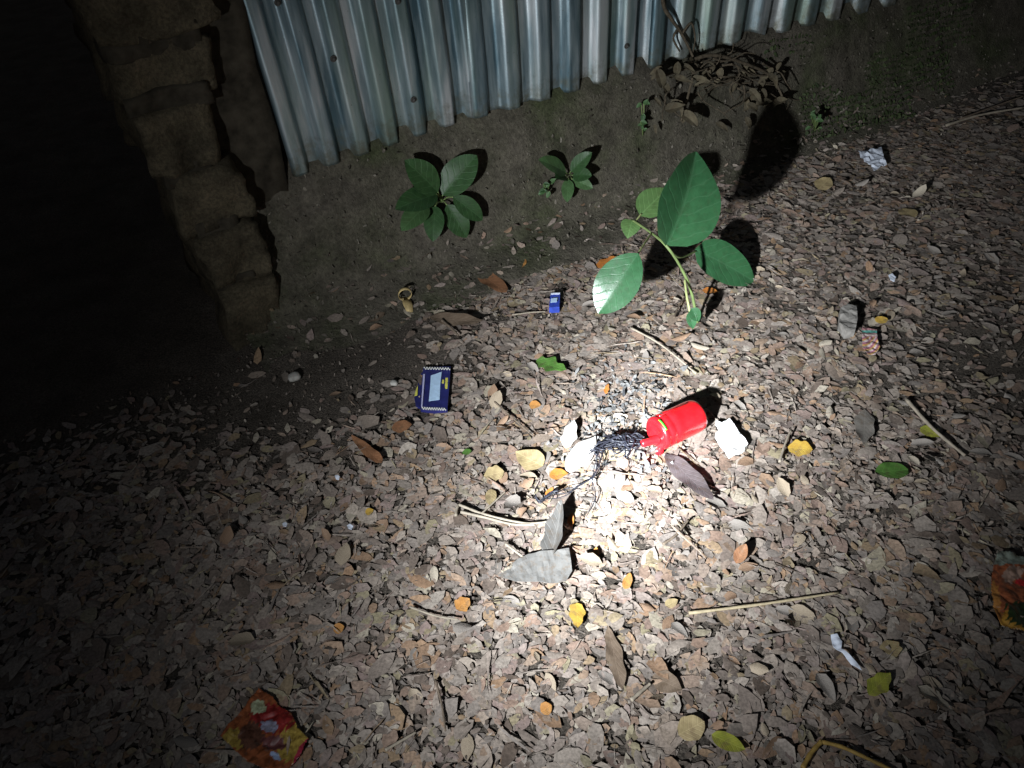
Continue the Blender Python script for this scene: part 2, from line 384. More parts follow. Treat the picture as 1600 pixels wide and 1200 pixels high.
sheets = [
    iron_sheet((458, 276), (735, 186), 6, 0.072, 'leftmost corrugated iron sheet, its free edge beside the mud-block pier', 3, -0.045),
    iron_sheet((733, 182), (1012, 108), 6, 0.080, 'second corrugated iron sheet from the pier, left of the dry vine', 14, 0.0),
    iron_sheet((1010, 104), (1292, 33), 7, 0.074, 'corrugated iron sheet with a dry vine hanging down over it', 22, 0.012, 0.02),
    iron_sheet((1290, 36), (1560, -50), 7, 0.083, 'rightmost corrugated iron sheet running up out of the picture', 37, 0.0)]
# nails with washers
nail_me = None
def nail(px, py, sheet, w):
    global nail_me
    if nail_me is None:
        bm = bmesh.new()
        bmesh.ops.create_cone(bm, segments=14, radius1=0.007, radius2=0.0065, depth=0.002, cap_ends=True)
        bmesh.ops.create_uvsphere(bm, u_segments=10, v_segments=6, radius=0.0045, matrix=Matrix.Translation((0, 0, 0.002)))
        nail_me = bpy.data.meshes.new('nail'); bm.to_mesh(nail_me); bm.free(); nail_me.materials.append(M['rust'])
    u, z = whit(px, py, w - 0.012)
    o = link('nail', nail_me, None, sheet); o.matrix_parent_inverse = Matrix.Translation(-sheet.location)
    o.location = wall(u, w - 0.012, z); o.rotation_euler = (-WN).to_track_quat('Z', 'Y').to_euler()
for px, py, i in ((434, 4, 0), (521, 92, 0), (646, 156, 0), (745, 124, 1), (840, 106, 1), (979, 72, 1), (622, 2, 0)):
    nail(px, py, sheets[i][0], sheets[i][1][3])

# ------------------------------------------------------------------ leaf builder
def leaf_mesh(name, L, Wd, nu=9, nv=7, fold=0.15, curl=0.2, twist=0.0, shape=0.42, point=1.3, wav=0.0, seed=0, cup=0.0, torn=0.0):
    """ovate blade along +x, lying in xy; fold = V along the midrib, curl = bend along the length (radians)"""
    r = random.Random(seed); p1, p2 = r.uniform(0, 6), r.uniform(0, 6)
    V, UV, Fc = [], [], []
    for i in range(nu + 1):
        s = i / nu
        hw = (s ** (shape / (1 - shape) * 0.75) if s > 0 else 0) * ((1 - s) ** (0.75 * point)) if 0 < s < 1 else 0.0
        mx = shape
        nrm = (mx ** (shape / (1 - shape) * 0.75)) * ((1 - mx) ** (0.75 * point))
        hw = 0.5 * Wd * hw / nrm
        if s == 0: hw = 0.02 * Wd
        if s == 1: hw = 0.012 * Wd
        a = curl * s
        cx = L * (math.sin(a) / curl if abs(curl) > 1e-4 else s); cz = L * ((1 - math.cos(a)) / curl if abs(curl) > 1e-4 else 0)
        for j in range(nv):
            t = 2 * j / (nv - 1) - 1
            h_ = hw * (1 + (torn * 0.35 * math.sin(5 * s * 3 + p1 + t) if abs(t) > 0.9 else 0))
            y = t * h_; z = fold * abs(y) + cup * y * y / max(Wd, 1e-6)
            z += wav * L * (math.sin(9 * s + p1) * t * 0.5 + math.sin(14 * s + p2) * t * t * 0.5)
            tw = twist * s; y2 = y * math.cos(tw) - z * math.sin(tw); z2 = y * math.sin(tw) + z * math.cos(tw)
            V.append((cx - z2 * math.sin(a), y2, cz + z2 * math.cos(a))); UV.append((s, 0.5 + 0.5 * t * min(1, hw / (0.5 * Wd) + 0.05)))
    for i in range(nu):
        for j in range(nv - 1):
            a0 = i * nv + j; Fc.append((a0, a0 + nv, a0 + nv + 1, a0 + 1))
    return mesh_np(name, V, Fc, True, UV)
def tube_mesh(name, pts, radii, seg=6):
    pts = [Vector(p) for p in pts]
    if not hasattr(radii, '__len__'): radii = [radii] * len(pts)
    V, Fc = [], []
    ref = Vector((0.13, 0.31, 0.94)).normalized()
    for i, p in enumerate(pts):
        d = (pts[min(i + 1, len(pts) - 1)] - pts[max(i - 1, 0)]).normalized()
        a = d.cross(ref); a = a.normalized() if a.length > 1e-4 else Vector((1, 0, 0)); b_ = d.cross(a)
        for k in range(seg):
            an = 2 * math.pi * k / seg
            V.append(p + (a * math.cos(an) + b_ * math.sin(an)) * radii[i])
    for i in range(len(pts) - 1):
        for k in range(seg):
            k2 = (k + 1) % seg
            Fc.append((i * seg + k, i * seg + k2, (i + 1) * seg + k2, (i + 1) * seg + k))
    Fc.append(tuple(reversed(range(seg)))); Fc.append(tuple((len(pts) - 1) * seg + k for k in range(seg)))
    return mesh_np(name, V, Fc, True)
def smooth_path(pts, n=6):
    pts = [Vector(p) for p in pts]; out = []
    for i in range(len(pts) - 1):
        p0 = pts[max(i - 1, 0)]; p1 = pts[i]; p2 = pts[i + 1]; p3 = pts[min(i + 2, len(pts) - 1)]
        for k in range(n):
            t = k / n
            out.append(0.5 * ((2 * p1) + (p2 - p0) * t + (2 * p0 - 5 * p1 + 4 * p2 - p3) * t * t + (3 * p1 - p0 - 3 * p2 + p3) * t ** 3))
    out.append(pts[-1]); return out
def frame(o, base, tip, normal):
    x = (tip - base).normalized(); z = (normal - x * normal.dot(x)).normalized(); y = z.cross(x)
    o.matrix_world = Matrix([[x.x, y.x, z.x, base.x], [x.y, y.y, z.y, base.y], [x.z, y.z, z.z, base.z], [0, 0, 0, 1]])

# ------------------------------------------------------------------ living plants
M['plant_leaf'] = leaf_mat('broad_green_leaf', (0.030, 0.105, 0.042), (0.021, 0.078, 0.030), 0.36, 0.55, 0.32, 7.0, 0.2, vein_col=(0.06, 0.15, 0.075), blotch=0.18)
M['plant_young'] = leaf_mat('young_green_leaf', (0.075, 0.145, 0.045), (0.055, 0.11, 0.034), 0.5, 0.4, 0.3, 7.0, 0.0, blotch=0.15)
M['small_leaf'] = leaf_mat('bank_plant_leaf', (0.025, 0.066, 0.020), (0.015, 0.044, 0.013), 0.5, 0.4, 0.25, 6.0, 0.1, blotch=0.15)
M['small_leaf_pale'] = leaf_mat('bank_plant_pale_leaf', (0.055, 0.115, 0.042), (0.038, 0.08, 0.028), 0.5, 0.4, 0.25, 6.0, 0.1, blotch=0.15)
M['stem_green'] = plain('green_stem', (0.16, 0.22, 0.08), 0.5, 0.4, 0.2)
M['stem_pale'] = plain('pale_stem', (0.34, 0.38, 0.16), 0.5, 0.4, 0.2)
VIEW = Vector(CAM)
def grow(root, name, base, tip, width, mat, nrm=None, seed=0, **kw):
    me = leaf_mesh(name, (tip - base).length, width, 14, 11, seed=seed, **kw)
    o = link(name, me, mat, root)
    nrm = nrm or ((VIEW - base).normalized() + Vector((0, 0, 0.5)))
    frame(o, base, tip, nrm); o.matrix_world = o.matrix_world.copy()
    mw = o.matrix_world.copy(); o.matrix_parent_inverse = Matrix.Translation(-root.location); o.matrix_basis = mw
    return o
def stalk(root, name, pts, r, mat):
    return rel(link(name, tube_mesh(name, smooth_path(pts, 6), r, 7), mat, root))
yb = on(1090, 506, 0).y
foot = on(1090, 506, 0)
pl = empty('seedling', foot); tag(pl, 'tall seedling with four broad green leaves rising from the leaf litter', 'plant')
J = ypt(1041, 384, yb - 0.01); T_ = ypt(988, 344, yb + 0.13)
stalk(pl, 'stem', [foot, ypt(1080, 455, yb - 0.005), ypt(1064, 418, yb - 0.008), J, ypt(1015, 362, yb + 0.06), T_], [0.0034] * 12 + [0.0030] * 10 + [0.0026] * 9, M['stem_green'])
stalk(pl, 'leaf_stalk', [ypt(1070, 437, yb - 0.01), ypt(1073, 462, yb - 0.05), ypt(1078, 487, yb - 0.07)], 0.0026, M['stem_pale'])
stalk(pl, 'leaf_stalk', [ypt(1018, 364, yb + 0.05), ypt(1004, 385, yb - 0.03), ypt(995, 399, yb - 0.07)], 0.0022, M['stem_pale'])
stalk(pl, 'leaf_stalk', [ypt(1044, 388, yb - 0.01), ypt(1062, 402, yb + 0.07), ypt(1088, 392, yb + 0.15)], 0.0024, M['stem_green'])
stalk(pl, 'leaf_stalk', [ypt(992, 347, yb + 0.125), ypt(1002, 334, yb + 0.15)], 0.0018, M['stem_pale'])
grow(pl, 'leaf', J, ypt(1113, 240, yb + 0.05), 0.165, M['plant_leaf'], Vector((0.75, -1.1, 0.6)), seed=1, fold=0.30, curl=-0.5, shape=0.44, point=1.1, wav=0.016)
grow(pl, 'leaf', ypt(997, 396, yb - 0.07), ypt(933, 488, yb - 0.14), 0.088, M['plant_leaf'], seed=2, fold=0.18, curl=-0.3, shape=0.5, point=1.0, wav=0.012)
grow(pl, 'leaf', ypt(1086, 390, yb + 0.15), ypt(1192, 438, yb + 0.12), 0.10, M['plant_leaf'], Vector((-0.1, -0.55, 0.83)), seed=3, fold=0.14, curl=-0.3, shape=0.42, point=1.15, wav=0.01)
grow(pl, 'leaf', ypt(1000, 337, yb + 0.15), ypt(1045, 290, yb + 0.20), 0.068, M['plant_young'], seed=4, fold=0.2, curl=-0.25, shape=0.45, wav=0.012)
grow(pl, 'leaf', T_, ypt(981, 368, yb + 0.09), 0.044, M['plant_young'], seed=5, fold=0.3, curl=-0.6)
grow(pl, 'leaf', ypt(1080, 482, yb - 0.07), ypt(1094, 503, yb - 0.085), 0.026, M['plant_leaf'], seed=6, fold=0.3, curl=-0.4)
grow(pl, 'leaf', ypt(1078, 487, yb - 0.07), ypt(1084, 516, yb - 0.088), 0.022, M['plant_leaf'], seed=7, fold=0.35, curl=-0.4)
# two plants rooted in the bank
def wpt(px, py, w):
    u, z = whit(px, py, w); return wall(u, w, z)
def bank_plant(label, c, leaves, seed, wb):
    root = empty('bank_plant', wpt(*c, wb + 0.01)); tag(root, label, 'plant', 'small plants rooted in the bank')
    for i, (bx, by, tx, ty, wpx, wo, pale) in enumerate(leaves):
        B = wpt(bx, by, wb - 0.03); T = wpt(tx, ty, wb - 0.03 - wo)
        stalk(root, 'leaf_stalk', [root.location, (root.location + B) / 2 + Vector((0, 0, 0.006)), B], 0.0018, M['stem_green'])
        grow(root, 'leaf', B, T, wpx * 0.00165, M['small_leaf_pale'] if pale else M['small_leaf'], seed=seed + i, fold=0.2, curl=-0.35, shape=0.48, point=1.05, wav=0.012)
    return root
bank_plant('broad-leaved dark green plant on the bank below the leftmost sheet', (690, 316),
    [(692, 305, 742, 240, 47, 0.02, 0), (684, 300, 640, 252, 42, 0.01, 0), (682, 304, 624, 318, 37, 0.05, 0), (668, 320, 630, 352, 32, 0.06, 1),
     (708, 308, 758, 343, 30, 0.05, 0), (698, 320, 732, 372, 34, 0.05, 0), (680, 322, 676, 374, 30, 0.06, 0)], 30, 0.025)
bank_plant('small bright green plant on the bank, second one from the pier', (889, 280),
    [(884, 270, 853, 246, 28, 0.04, 1), (892, 268, 921, 238, 24, 0.04, 0), (895, 274, 922, 272, 24, 0.05, 0), (888, 280, 886, 312, 20, 0.05, 1), (894, 280, 926, 292, 20, 0.05, 1), (884, 276, 872, 274, 22, 0.03, 0)], 50, 0.012)
def herb(name, label, c, n_, spread, wb, hpx, seed):
    r = random.Random(seed); root = empty(name, wpt(c[0], c[1] + hpx, wb)); tag(root, label, 'plant')
    for i in range(n_):
        a = wpt(c[0] + r.uniform(-spread, spread) * 0.4, c[1] + r.uniform(-hpx, hpx) * 0.8, wb - 0.02 - r.uniform(0, 0.02))
        an = r.uniform(0, 6.28); d = Vector((math.cos(an), -0.4, math.sin(an))) * r.uniform(0.009, 0.02)
        stalk(root, 'stem', [root.location, (root.location + a) / 2 + Vector((0, -0.006, 0.003)), a], 0.0011, M['stem_green'])
        grow(root, 'leaf', a, a + d, d.length * 0.6, M['small_leaf_pale'] if r.random() < 0.5 else M['small_leaf'], seed=seed + i, fold=0.3, curl=-0.4)
herb('creeping_herb', 'tiny-leaved herb beside the small bright green bank plant', (855, 290), 9, 14, 0.0, 12, 70)
herb('upright_sprout', 'thin upright green sprout on the bank beneath the iron edge', (1004, 182), 10, 9, 0.03, 32, 90)
herb('moss_sprig', 'green mossy sprig at the bank foot right of the dead vine', (1272, 188), 12, 22, -0.06, 16, 110)

# ------------------------------------------------------------------ dead vine on the iron and over the bank
M['dead_stem'] = plain('dead_vine_stem', (0.075, 0.06, 0.042), 0.9, 0.15, 0.5, 120.0)
M['dead_leaf'] = leaf_mat('dead_vine_leaf', (0.10, 0.085, 0.055), (0.05, 0.042, 0.03), 0.85, 0.15, 0.2, 6.0, 0.3, rnd=0.5)
vine = empty('dead_vine', wpt(1110, 180, 0.02)); tag(vine, 'tangled dead vine hanging over the iron edge and the bank', 'vine')
def vstem(pts, r0):
    p = smooth_path([wpt(x, y, w) for x, y, w in pts], 6)
    rr = [r0 * (1 - 0.5 * i / len(p)) for i in range(len(p))]
    rel(link('stem', tube_mesh('stem', p, rr, 6), M['dead_stem'], vine))
vstem([(1030, -70, 0.045), (1036, 4, 0.05), (1048, 28, 0.045), (1062, 48, 0.05), (1076, 74, 0.04), (1090, 105, 0.03)], 0.006)
vstem([(1060, 44, 0.05), (1052, 60, 0.045), (1062, 80, 0.045)], 0.004)
vstem([(1066, 52, 0.05), (1080, 36, 0.05), (1086, 60, 0.05), (1082, 84, 0.04)], 0.0035)
vstem([(1070, 100, 0.0), (1110, 86, -0.01), (1160, 98, -0.015), (1205, 120, -0.02), (1226, 160, -0.05)], 0.006)
vstem([(1030, 120, 0.02), (1080, 108, 0.0), (1075, 150, -0.01), (1064, 190, -0.02)], 0.005)
rv = random.Random(5)
for i in range(26):
    x = rv.uniform(1030, 1235); y = 84 + rv.uniform(0, 60) + 0.12 * abs(x - 1120)
    pts = [(x, y, 0.01 - 0.03 * rv.random())]
    an = rv.uniform(-0.5, 3.6)
    for k in range(4):
        an += rv.uniform(-0.8, 0.8); pts.append((pts[-1][0] + 18 * math.cos(an), pts[-1][1] + 14 * math.sin(an), pts[-1][2] - rv.uniform(-0.012, 0.018)))
    vstem(pts, rv.uniform(0.0016, 0.0036))
for i in range(46):
    x = rv.uniform(1015, 1235); y = 92 + rv.uniform(0, 105); B = wpt(x, y, -0.005 - 0.035 * rv.random())
    d = Vector((rv.uniform(-1, 1), rv.uniform(-0.6, 0.2), rv.uniform(-1, 0.4))).normalized() * rv.uniform(0.025, 0.06)
    grow(vine, 'dead_leaf', B, B + d, d.length * rv.uniform(0.25, 0.5), M['dead_leaf'], seed=400 + i, fold=rv.uniform(0.2, 0.9), curl=rv.uniform(-1.6, 0.8), wav=0.03)
# low moss and weed tufts on the right of the bank

# ------------------------------------------------------------------ leaf litter (uncountable mass)
def tmpl(kind, fold, curl):
    xs = [0, 0.22, 0.5, 0.78, 1.0]; ws = {0: [0, 0.82, 1.0, 0.62, 0], 1: [0, 0.95, 0.95, 0.7, 0], 2: [0, 0.6, 0.9, 0.95, 0], 3: [0, 0.8, 0.85, 0.45, 0]}[kind]
    V = [(0, 0, 0)]
    for x, w in zip(xs[1:4], ws[1:4]):
        for t in (-1, 0, 1): V.append((x, 0.5 * w * t, fold * abs(t) * w))
    V.append((1, 0, 0)); V = np.array(V); V[:, 0] -= 0.5
    V[:, 2] += curl * (4 * V[:, 0] ** 2) * 0.25
    return V
TQ = np.array([[1, 4, 5, 2], [2, 5, 6, 3], [4, 7, 8, 5], [5, 8, 9, 6]]); TT = np.array([[0, 1, 2], [0, 2, 3], [7, 10, 8], [8, 10, 9]])
def wcoord(x, y): return (x - W0.x) * WN.x + (y - W0.y) * WN.y, (x - W0.x) * WD.x + (y - W0.y) * WD.y
def density(x, y):
    w, u = wcoord(x, y)
    d = np.ones_like(x)
    b1 = on(520, 585, 0); b2 = on(420, 640, 0)                      # bare trodden earth by the pier
    for b_, sx in ((b1, 0.30), (b2, 0.27), (on(470, 520, 0), 0.25), (on(600, 560, 0), 0.16)): d *= 1 - 0.93 * np.exp(-(((x - b_.x) / sx) ** 2 + ((y - b_.y) / (sx * 0.62)) ** 2))
    c = on(1420, 400, 0); d *= 1 - 0.45 * np.exp(-(((x - c.x) / 0.4) ** 2 + ((y - c.y) / 0.45) ** 2))
    c = on(1560, 560, 0); d *= 1 - 0.8 * np.exp(-(((x - c.x) / 0.3) ** 2 + ((y - c.y) / 0.22) ** 2))
    foot = -0.05 - 0.05 * np.clip((u - 1.3) / 1.2, 0, 1)
    d *= np.clip((foot - w) / 0.10, 0.0, 1)
    d *= 1 - 0.55 * np.clip(1 - (-0.05 - w) / 0.35, 0, 1) * np.clip((0.35 - u) / 0.4, 0, 1)
    d *= np.where(np.hypot(x - 0.35, y - 1.2) > 1.7, 0.45, 1.0)
    return d
def scatter(n, lo=(-1.5, 0.0), hi=(2.5, 3.1)):
    x = rng.uniform(lo[0], hi[0], n); y = rng.uniform(lo[1], hi[1], n)
    k = rng.random(n) < density(x, y); return x[k], y[k]
def litter(name, n, size, mat, zmax, tilt, zb=None, xy=None, aspect=(0.34, 0.68)):
    x, y = xy if xy is not None else scatter(n)
    n = len(x); kinds = rng.integers(0, 4, n)
    Lg = np.clip(size[0] * np.exp(rng.normal(0, size[1], n)), size[2], size[3]); asp = rng.uniform(aspect[0], aspect[1], n)
    fold = rng.normal(0.04, 0.05, n); curl = rng.normal(0.03, 0.11, n)
    T = np.stack([tmpl(k, 0, 0) for k in range(4)])[kinds]             # n,11,3
    T = T.copy(); T[:, :, 1] *= asp[:, None]
    T[:, :, 2] = fold[:, None] * np.abs(T[:, :, 1]) * 2 + curl[:, None] * (T[:, :, 0] ** 2)
    T[:, :, 1] += 0.10 * rng.normal(size=n)[:, None] * T[:, :, 0] ** 2
    T[:, 1:10] += rng.normal(0, 0.016, (n, 9, 3)) * np.array([1.0, 1.0, 0.7])
    T *= Lg[:, None, None]
    ya = rng.uniform(0, 2 * np.pi, n); rx = rng.normal(0, tilt, n); ry = rng.normal(0, tilt, n)
    fl = np.where(rng.random(n) < 0.5, -1.0, 1.0); T[:, :, 2] *= fl[:, None]
    X, Yv, Z = T[:, :, 0], T[:, :, 1], T[:, :, 2]
    Y1 = Yv * np.cos(rx)[:, None] - Z * np.sin(rx)[:, None]; Z1 = Yv * np.sin(rx)[:, None] + Z * np.cos(rx)[:, None]
    X2 = X * np.cos(ry)[:, None] + Z1 * np.sin(ry)[:, None]; Z2 = -X * np.sin(ry)[:, None] + Z1 * np.cos(ry)[:, None]
    X3 = X2 * np.cos(ya)[:, None] - Y1 * np.sin(ya)[:, None]; Y3 = X2 * np.sin(ya)[:, None] + Y1 * np.cos(ya)[:, None]
    base = (gz(x, y) if zb is None else zb) + rng.uniform(0.001, zmax, n) - np.minimum(0, Z2.min(1)) * 0.5
    V = np.stack([X3 + x[:, None], Y3 + y[:, None], Z2 + base[:, None]], -1).reshape(-1, 3)
    off = (np.arange(n) * 11)[:, None, None]
    me = mesh_big(name, V, (TQ[None] + off).reshape(-1, 4), (TT[None] + off).reshape(-1, 3))
    o = link(name, me, mat); o['kind'] = 'stuff'; return o
o = litter('leaf_litter', 150000, (0.0200, 0.42, 0.007, 0.058), M['litter'], 0.0055, 0.10)
tag(o, 'deep litter of small dry brown and grey leaves over the ground', 'leaf litter'); o['kind'] = 'stuff'
o = litter('leaf_crumbs', 70000, (0.0085, 0.4, 0.003, 0.02), M['crumbs'], 0.007, 0.22)
tag(o, 'crumbled bits of dry leaf between the fallen leaves', 'leaf crumbs'); o['kind'] = 'stuff'
# loose grit on the bare earth
gx_ = rng.uniform(-1.5, 2.4, 30000); gy_ = rng.uniform(0.2, 2.9, 30000); wv, uv_ = wcoord(gx_, gy_); kk = wv < -0.04
o = litter('grit', 0, (0.0055, 0.45, 0.002, 0.014), M['crumbs'], 0.003, 0.6, xy=(gx_[kk], gy_[kk]))
tag(o, 'loose grit and crumbs on the bare earth by the bank', 'grit'); o['kind'] = 'stuff'
# dry leaf stalks
o = litter('leaf_stalks', 5200, (0.036, 0.4, 0.012, 0.09), M['litter'], 0.013, 0.10, aspect=(0.03, 0.055))
tag(o, 'thin dry leaf stalks strewn through the leaf litter', 'leaf stalks'); o['kind'] = 'stuff'
# crumbs, small leaves and moss bits clinging to the bank
bp = P[:, :30].reshape(-1, 3)
pick = bp[rng.integers(0, len(bp), 15000)] + rng.normal(0, 0.006, (15000, 3)) * np.array([1, 1, 0.1])
o = litter('bank_crumbs', 0, (0.0058, 0.45, 0.002, 0.016), M['bank_bits'], 0.003, 0.8, zb=pick[:, 2] - 0.002, xy=(pick[:, 0], pick[:, 1]))
tag(o, 'crumbs of earth and dry bits clinging to the bank', 'crumbs'); o['kind'] = 'stuff'
bp = P[:, 4:14].reshape(-1, 3); pick = bp[rng.integers(0, len(bp), 900)]
o = litter('bank_foot_leaves', 0, (0.021, 0.3, 0.01, 0.04), M['litter'], 0.004, 0.25, zb=pick[:, 2], xy=(pick[:, 0], pick[:, 1]))
tag(o, 'small dry leaves caught along the foot of the bank', 'leaf litter'); o['kind'] = 'stuff'
bp = P[int((1.25 + 0.42) / 0.014):int((2.2 + 0.42) / 0.014), 8:28].reshape(-1, 3); pick = bp[rng.integers(0, len(bp), 5000)]
pick = pick[fbm(pick[:, 0], pick[:, 1], pick[:, 2], 71, 3, 9.0) > 0.12]
o = litter('moss', 0, (0.010, 0.4, 0.004, 0.02), M['moss'], 0.006, 0.9, zb=pick[:, 2], xy=(pick[:, 0], pick[:, 1]))
tag(o, 'low green moss on the bank right of the dead vine', 'moss'); o['kind'] = 'stuff'
# ash and charred flakes round the burnt cord
cA = on(965, 690); cB = on(985, 615)
ax_ = np.concatenate([rng.normal(cA.x, 0.055, 420), rng.normal(cB.x, 0.05, 420)]); ay_ = np.concatenate([rng.normal(cA.y, 0.05, 420), rng.normal(cB.y, 0.055, 420)])
o = litter('ash_flakes', 0, (0.0085, 0.5, 0.003, 0.026), M['ash'], 0.010, 0.35, xy=(ax_, ay_))
tag(o, 'grey ash and charred flakes around the burnt black cord', 'ash'); o['kind'] = 'stuff'

# ------------------------------------------------------------------ single dry leaves on top of the litter
DRY = {'tan': leaf_mat('tan_dry_leaf', (0.33, 0.27, 0.20), (0.24, 0.19, 0.14), veins=0.12, pairs=6, rnd=0.35),
       'grey': leaf_mat('grey_dry_leaf', (0.24, 0.215, 0.195), (0.17, 0.15, 0.135), veins=0.12, pairs=6, rnd=0.35),
       'reddish': leaf_mat('reddish_dry_leaf', (0.30, 0.195, 0.13), (0.21, 0.13, 0.085), veins=0.12, pairs=6, rnd=0.35),
       'cream': leaf_mat('cream_dry_leaf', (0.38, 0.335, 0.27), (0.30, 0.26, 0.21), veins=0.1, pairs=6, rnd=0.25)}
VAR = {k: [leaf_mesh('dry_leaf', 1.0, rng.uniform(0.42, 0.68), 6, 5, float(rng.normal(0.18, 0.12)), float(rng.normal(0.0, 0.5)), float(rng.normal(0, 0.35)),
           float(rng.uniform(0.38, 0.5)), float(rng.uniform(0.7, 1.25)), 0.03, int(rng.integers(1e6)), 0.3, float(rng.uniform(0, 0.3))) for _ in range(7)] for k in DRY}
for k in VAR:
    for me in VAR[k]: me.materials.append(DRY[k])
KEEP = [(1060, 670, 75), (1143, 685, 45), (960, 690, 60), (676, 607, 62), (867, 468, 28), (632, 472, 32), (415, 1140, 90), (1590, 930, 90), (1357, 540, 35), (1335, 490, 30)]
KEEP3 = [(on(x, y), r * 0.00135) for x, y, r in KEEP]
ZONES = [('in the bright spot around the red cylinder', lambda x, y: math.hypot(x - 985, y - 730) < 190),
         ('in the foreground below the pale straw', lambda x, y: y > 945),
         ('on the litter left of the bright spot', lambda x, y: x < 985),
         ('on the dim ground right of the bright spot', lambda x, y: True)]
def to_px(p):
    c = ROT.T @ (np.array(p) - CAM); return 800 + F_PX * c[0] / c[2], 600 + F_PX * c[1] / c[2]
cnt = 0; tries = 0
while cnt < 296 and tries < 9000:
    tries += 1
    x, y = float(rng.uniform(-0.55, 1.2)), float(rng.uniform(0.4, 2.0))
    if rng.random() > float(density(np.array([x]), np.array([y]))[0]): continue
    p = Vector((x, y, 0)); px, py = to_px(p)
    if not (20 < px < 1580 and 260 < py < 1185): continue
    if any((p - a).to_2d().length < r for a, r in KEEP3): continue
    kind = ('tan', 'grey', 'reddish', 'cream')[int(rng.choice(4, p=[0.36, 0.27, 0.24, 0.13]))]
    zi = next(i for i, (_, f_) in enumerate(ZONES) if f_(px, py))
    o = link('dry_leaf', VAR[kind][int(rng.integers(7))])
    s = float(np.clip(rng.normal(0.031, 0.008), 0.018, 0.052)); o.scale = (s, s, s)
    o.location = (x, y, float(gz(x, y)) + float(rng.uniform(0.005, 0.009)))
    o.rotation_euler = (float(rng.normal(0, 0.22)) + (math.pi if rng.random() < 0.4 else 0), float(rng.normal(0, 0.2)), float(rng.uniform(0, 6.28)))
    word = {'tan': 'tan', 'grey': 'grey-brown', 'reddish': 'reddish brown', 'cream': 'pale cream'}[kind]
    tag(o, 'small oval %s dry leaf lying %s' % (word, ZONES[zi][0]), 'leaf', '%s dry leaves %s' % (word, ZONES[zi][0]))
    cnt += 1

# ------------------------------------------------------------------ leaves one can pick out by eye
LM = {'orange': leaf_mat('orange_leaf', (0.45, 0.17, 0.035), (0.31, 0.10, 0.02), 0.5, 0.4, 0.2, 6, 0.6), 'amber': leaf_mat('amber_leaf', (0.42, 0.20, 0.055), (0.30, 0.13, 0.035), 0.55, 0.35, 0.2, 6, 0.6),
      'yellow': leaf_mat('yellow_leaf', (0.48, 0.32, 0.06), (0.40, 0.23, 0.04), 0.5, 0.4, 0.2, 6, 0.6), 'rust': leaf_mat('rust_leaf', (0.27, 0.13, 0.065), (0.20, 0.09, 0.045), 0.6, 0.3, 0.2, 6),
      'green': leaf_mat('fallen_green_leaf', (0.07, 0.16, 0.03), (0.045, 0.11, 0.02), 0.55, 0.35, 0.2, 6), 'lime': leaf_mat('yellow_green_leaf', (0.27, 0.27, 0.04), (0.19, 0.21, 0.03), 0.55, 0.35, 0.2, 6),
      'mauve': leaf_mat('mauve_grey_leaf', (0.115, 0.095, 0.098), (0.082, 0.067, 0.068), 0.6, 0.35, 0.15, 8), 'greyleaf': leaf_mat('long_grey_leaf', (0.20, 0.18, 0.16), (0.14, 0.125, 0.11), 0.6, 0.3, 0.2, 8),
      'brown': leaf_mat('long_brown_leaf', (0.17, 0.125, 0.09), (0.12, 0.085, 0.06), 0.65, 0.3, 0.2, 8), 'white': leaf_mat('bleached_leaf', (0.44, 0.415, 0.385), (0.36, 0.335, 0.305), 0.55, 0.3, 0.08, 6, 0.0),
      'slate': leaf_mat('dark_grey_leaf', (0.085, 0.08, 0.075), (0.055, 0.052, 0.048), 0.5, 0.4, 0.3, 7),
      'straw': leaf_mat('dry_straw_leaf', (0.36, 0.28, 0.15), (0.26, 0.2, 0.1), 0.6, 0.3, 0.2, 6)}
def fallen(label, b, t, wpx, mat, up=0.008, tipup=None, fold=0.12, curl=0.15, nrm=None, seed=0, name='fallen_leaf', **kw):
    kw.setdefault('wav', 0.025); kw.setdefault('torn', random.choice((0.05, 0.12, 0.4))); kw.setdefault('point', random.uniform(0.9, 1.25)); kw.setdefault('shape', random.uniform(0.38, 0.5))
    B = on(*b, LITTER + up * 0.4); T = on(*t, LITTER + (up if tipup is None else tipup) * 0.55)
    L = (T - B).length; wd = wpx * (Vector(CAM) - (B + T) / 2).length / F_PX
    dirpx = Vector((t[0] - b[0], t[1] - b[1])).normalized()
    wd *= (1.0 + 0.38 * abs(dirpx.x)) * 0.86               # lying flat, so seen foreshortened
    o = link(name, leaf_mesh(name, L, wd, 14, 7, fold, curl, seed=seed or (b[0] * 7 + b[1]), **kw), LM[mat])
    nr = nrm or Vector((random.uniform(-0.15, 0.15), random.uniform(-0.2, 0.1), 1)); frame(o, B, T, nr)
    return tag(o, label, 'leaf')
fallen('orange leaf lying left of the burnt cord, larger of two', (858, 742), (888, 741), 20, 'orange', wav=0.03)
fallen('small orange leaf below the larger one left of the burnt cord', (854, 776), (864, 762), 10, 'orange')
fallen('small orange leaf between the blue packet and the white leaves', (827, 632), (845, 634), 14, 'amber')
fallen('tiny orange leaf up beyond the ash patch', (946, 615), (950, 601), 8, 'orange')
fallen('orange leaf half hidden behind the lowest left seedling leaf', (934, 418), (966, 403), 20, 'orange', 0.006)
fallen('small orange-red leaf beside the seedling foot', (1098, 452), (1122, 458), 12, 'orange')
fallen('bright yellow leaf lying right of the white scrap', (1231, 699), (1270, 704), 26, 'yellow', wav=0.02, fold=0.1)
fallen('heart-shaped yellow leaf in the foreground below the broad pale leaf', (901, 942), (902, 984), 27, 'yellow', shape=0.36, fold=0.05)
fallen('roundish orange leaf at the right end of a pale twig, left foreground', (713, 952), (734, 936), 22, 'amber')
fallen('upright orange leaf below and right of the broad pale leaf', (976, 920), (985, 896), 14, 'amber')
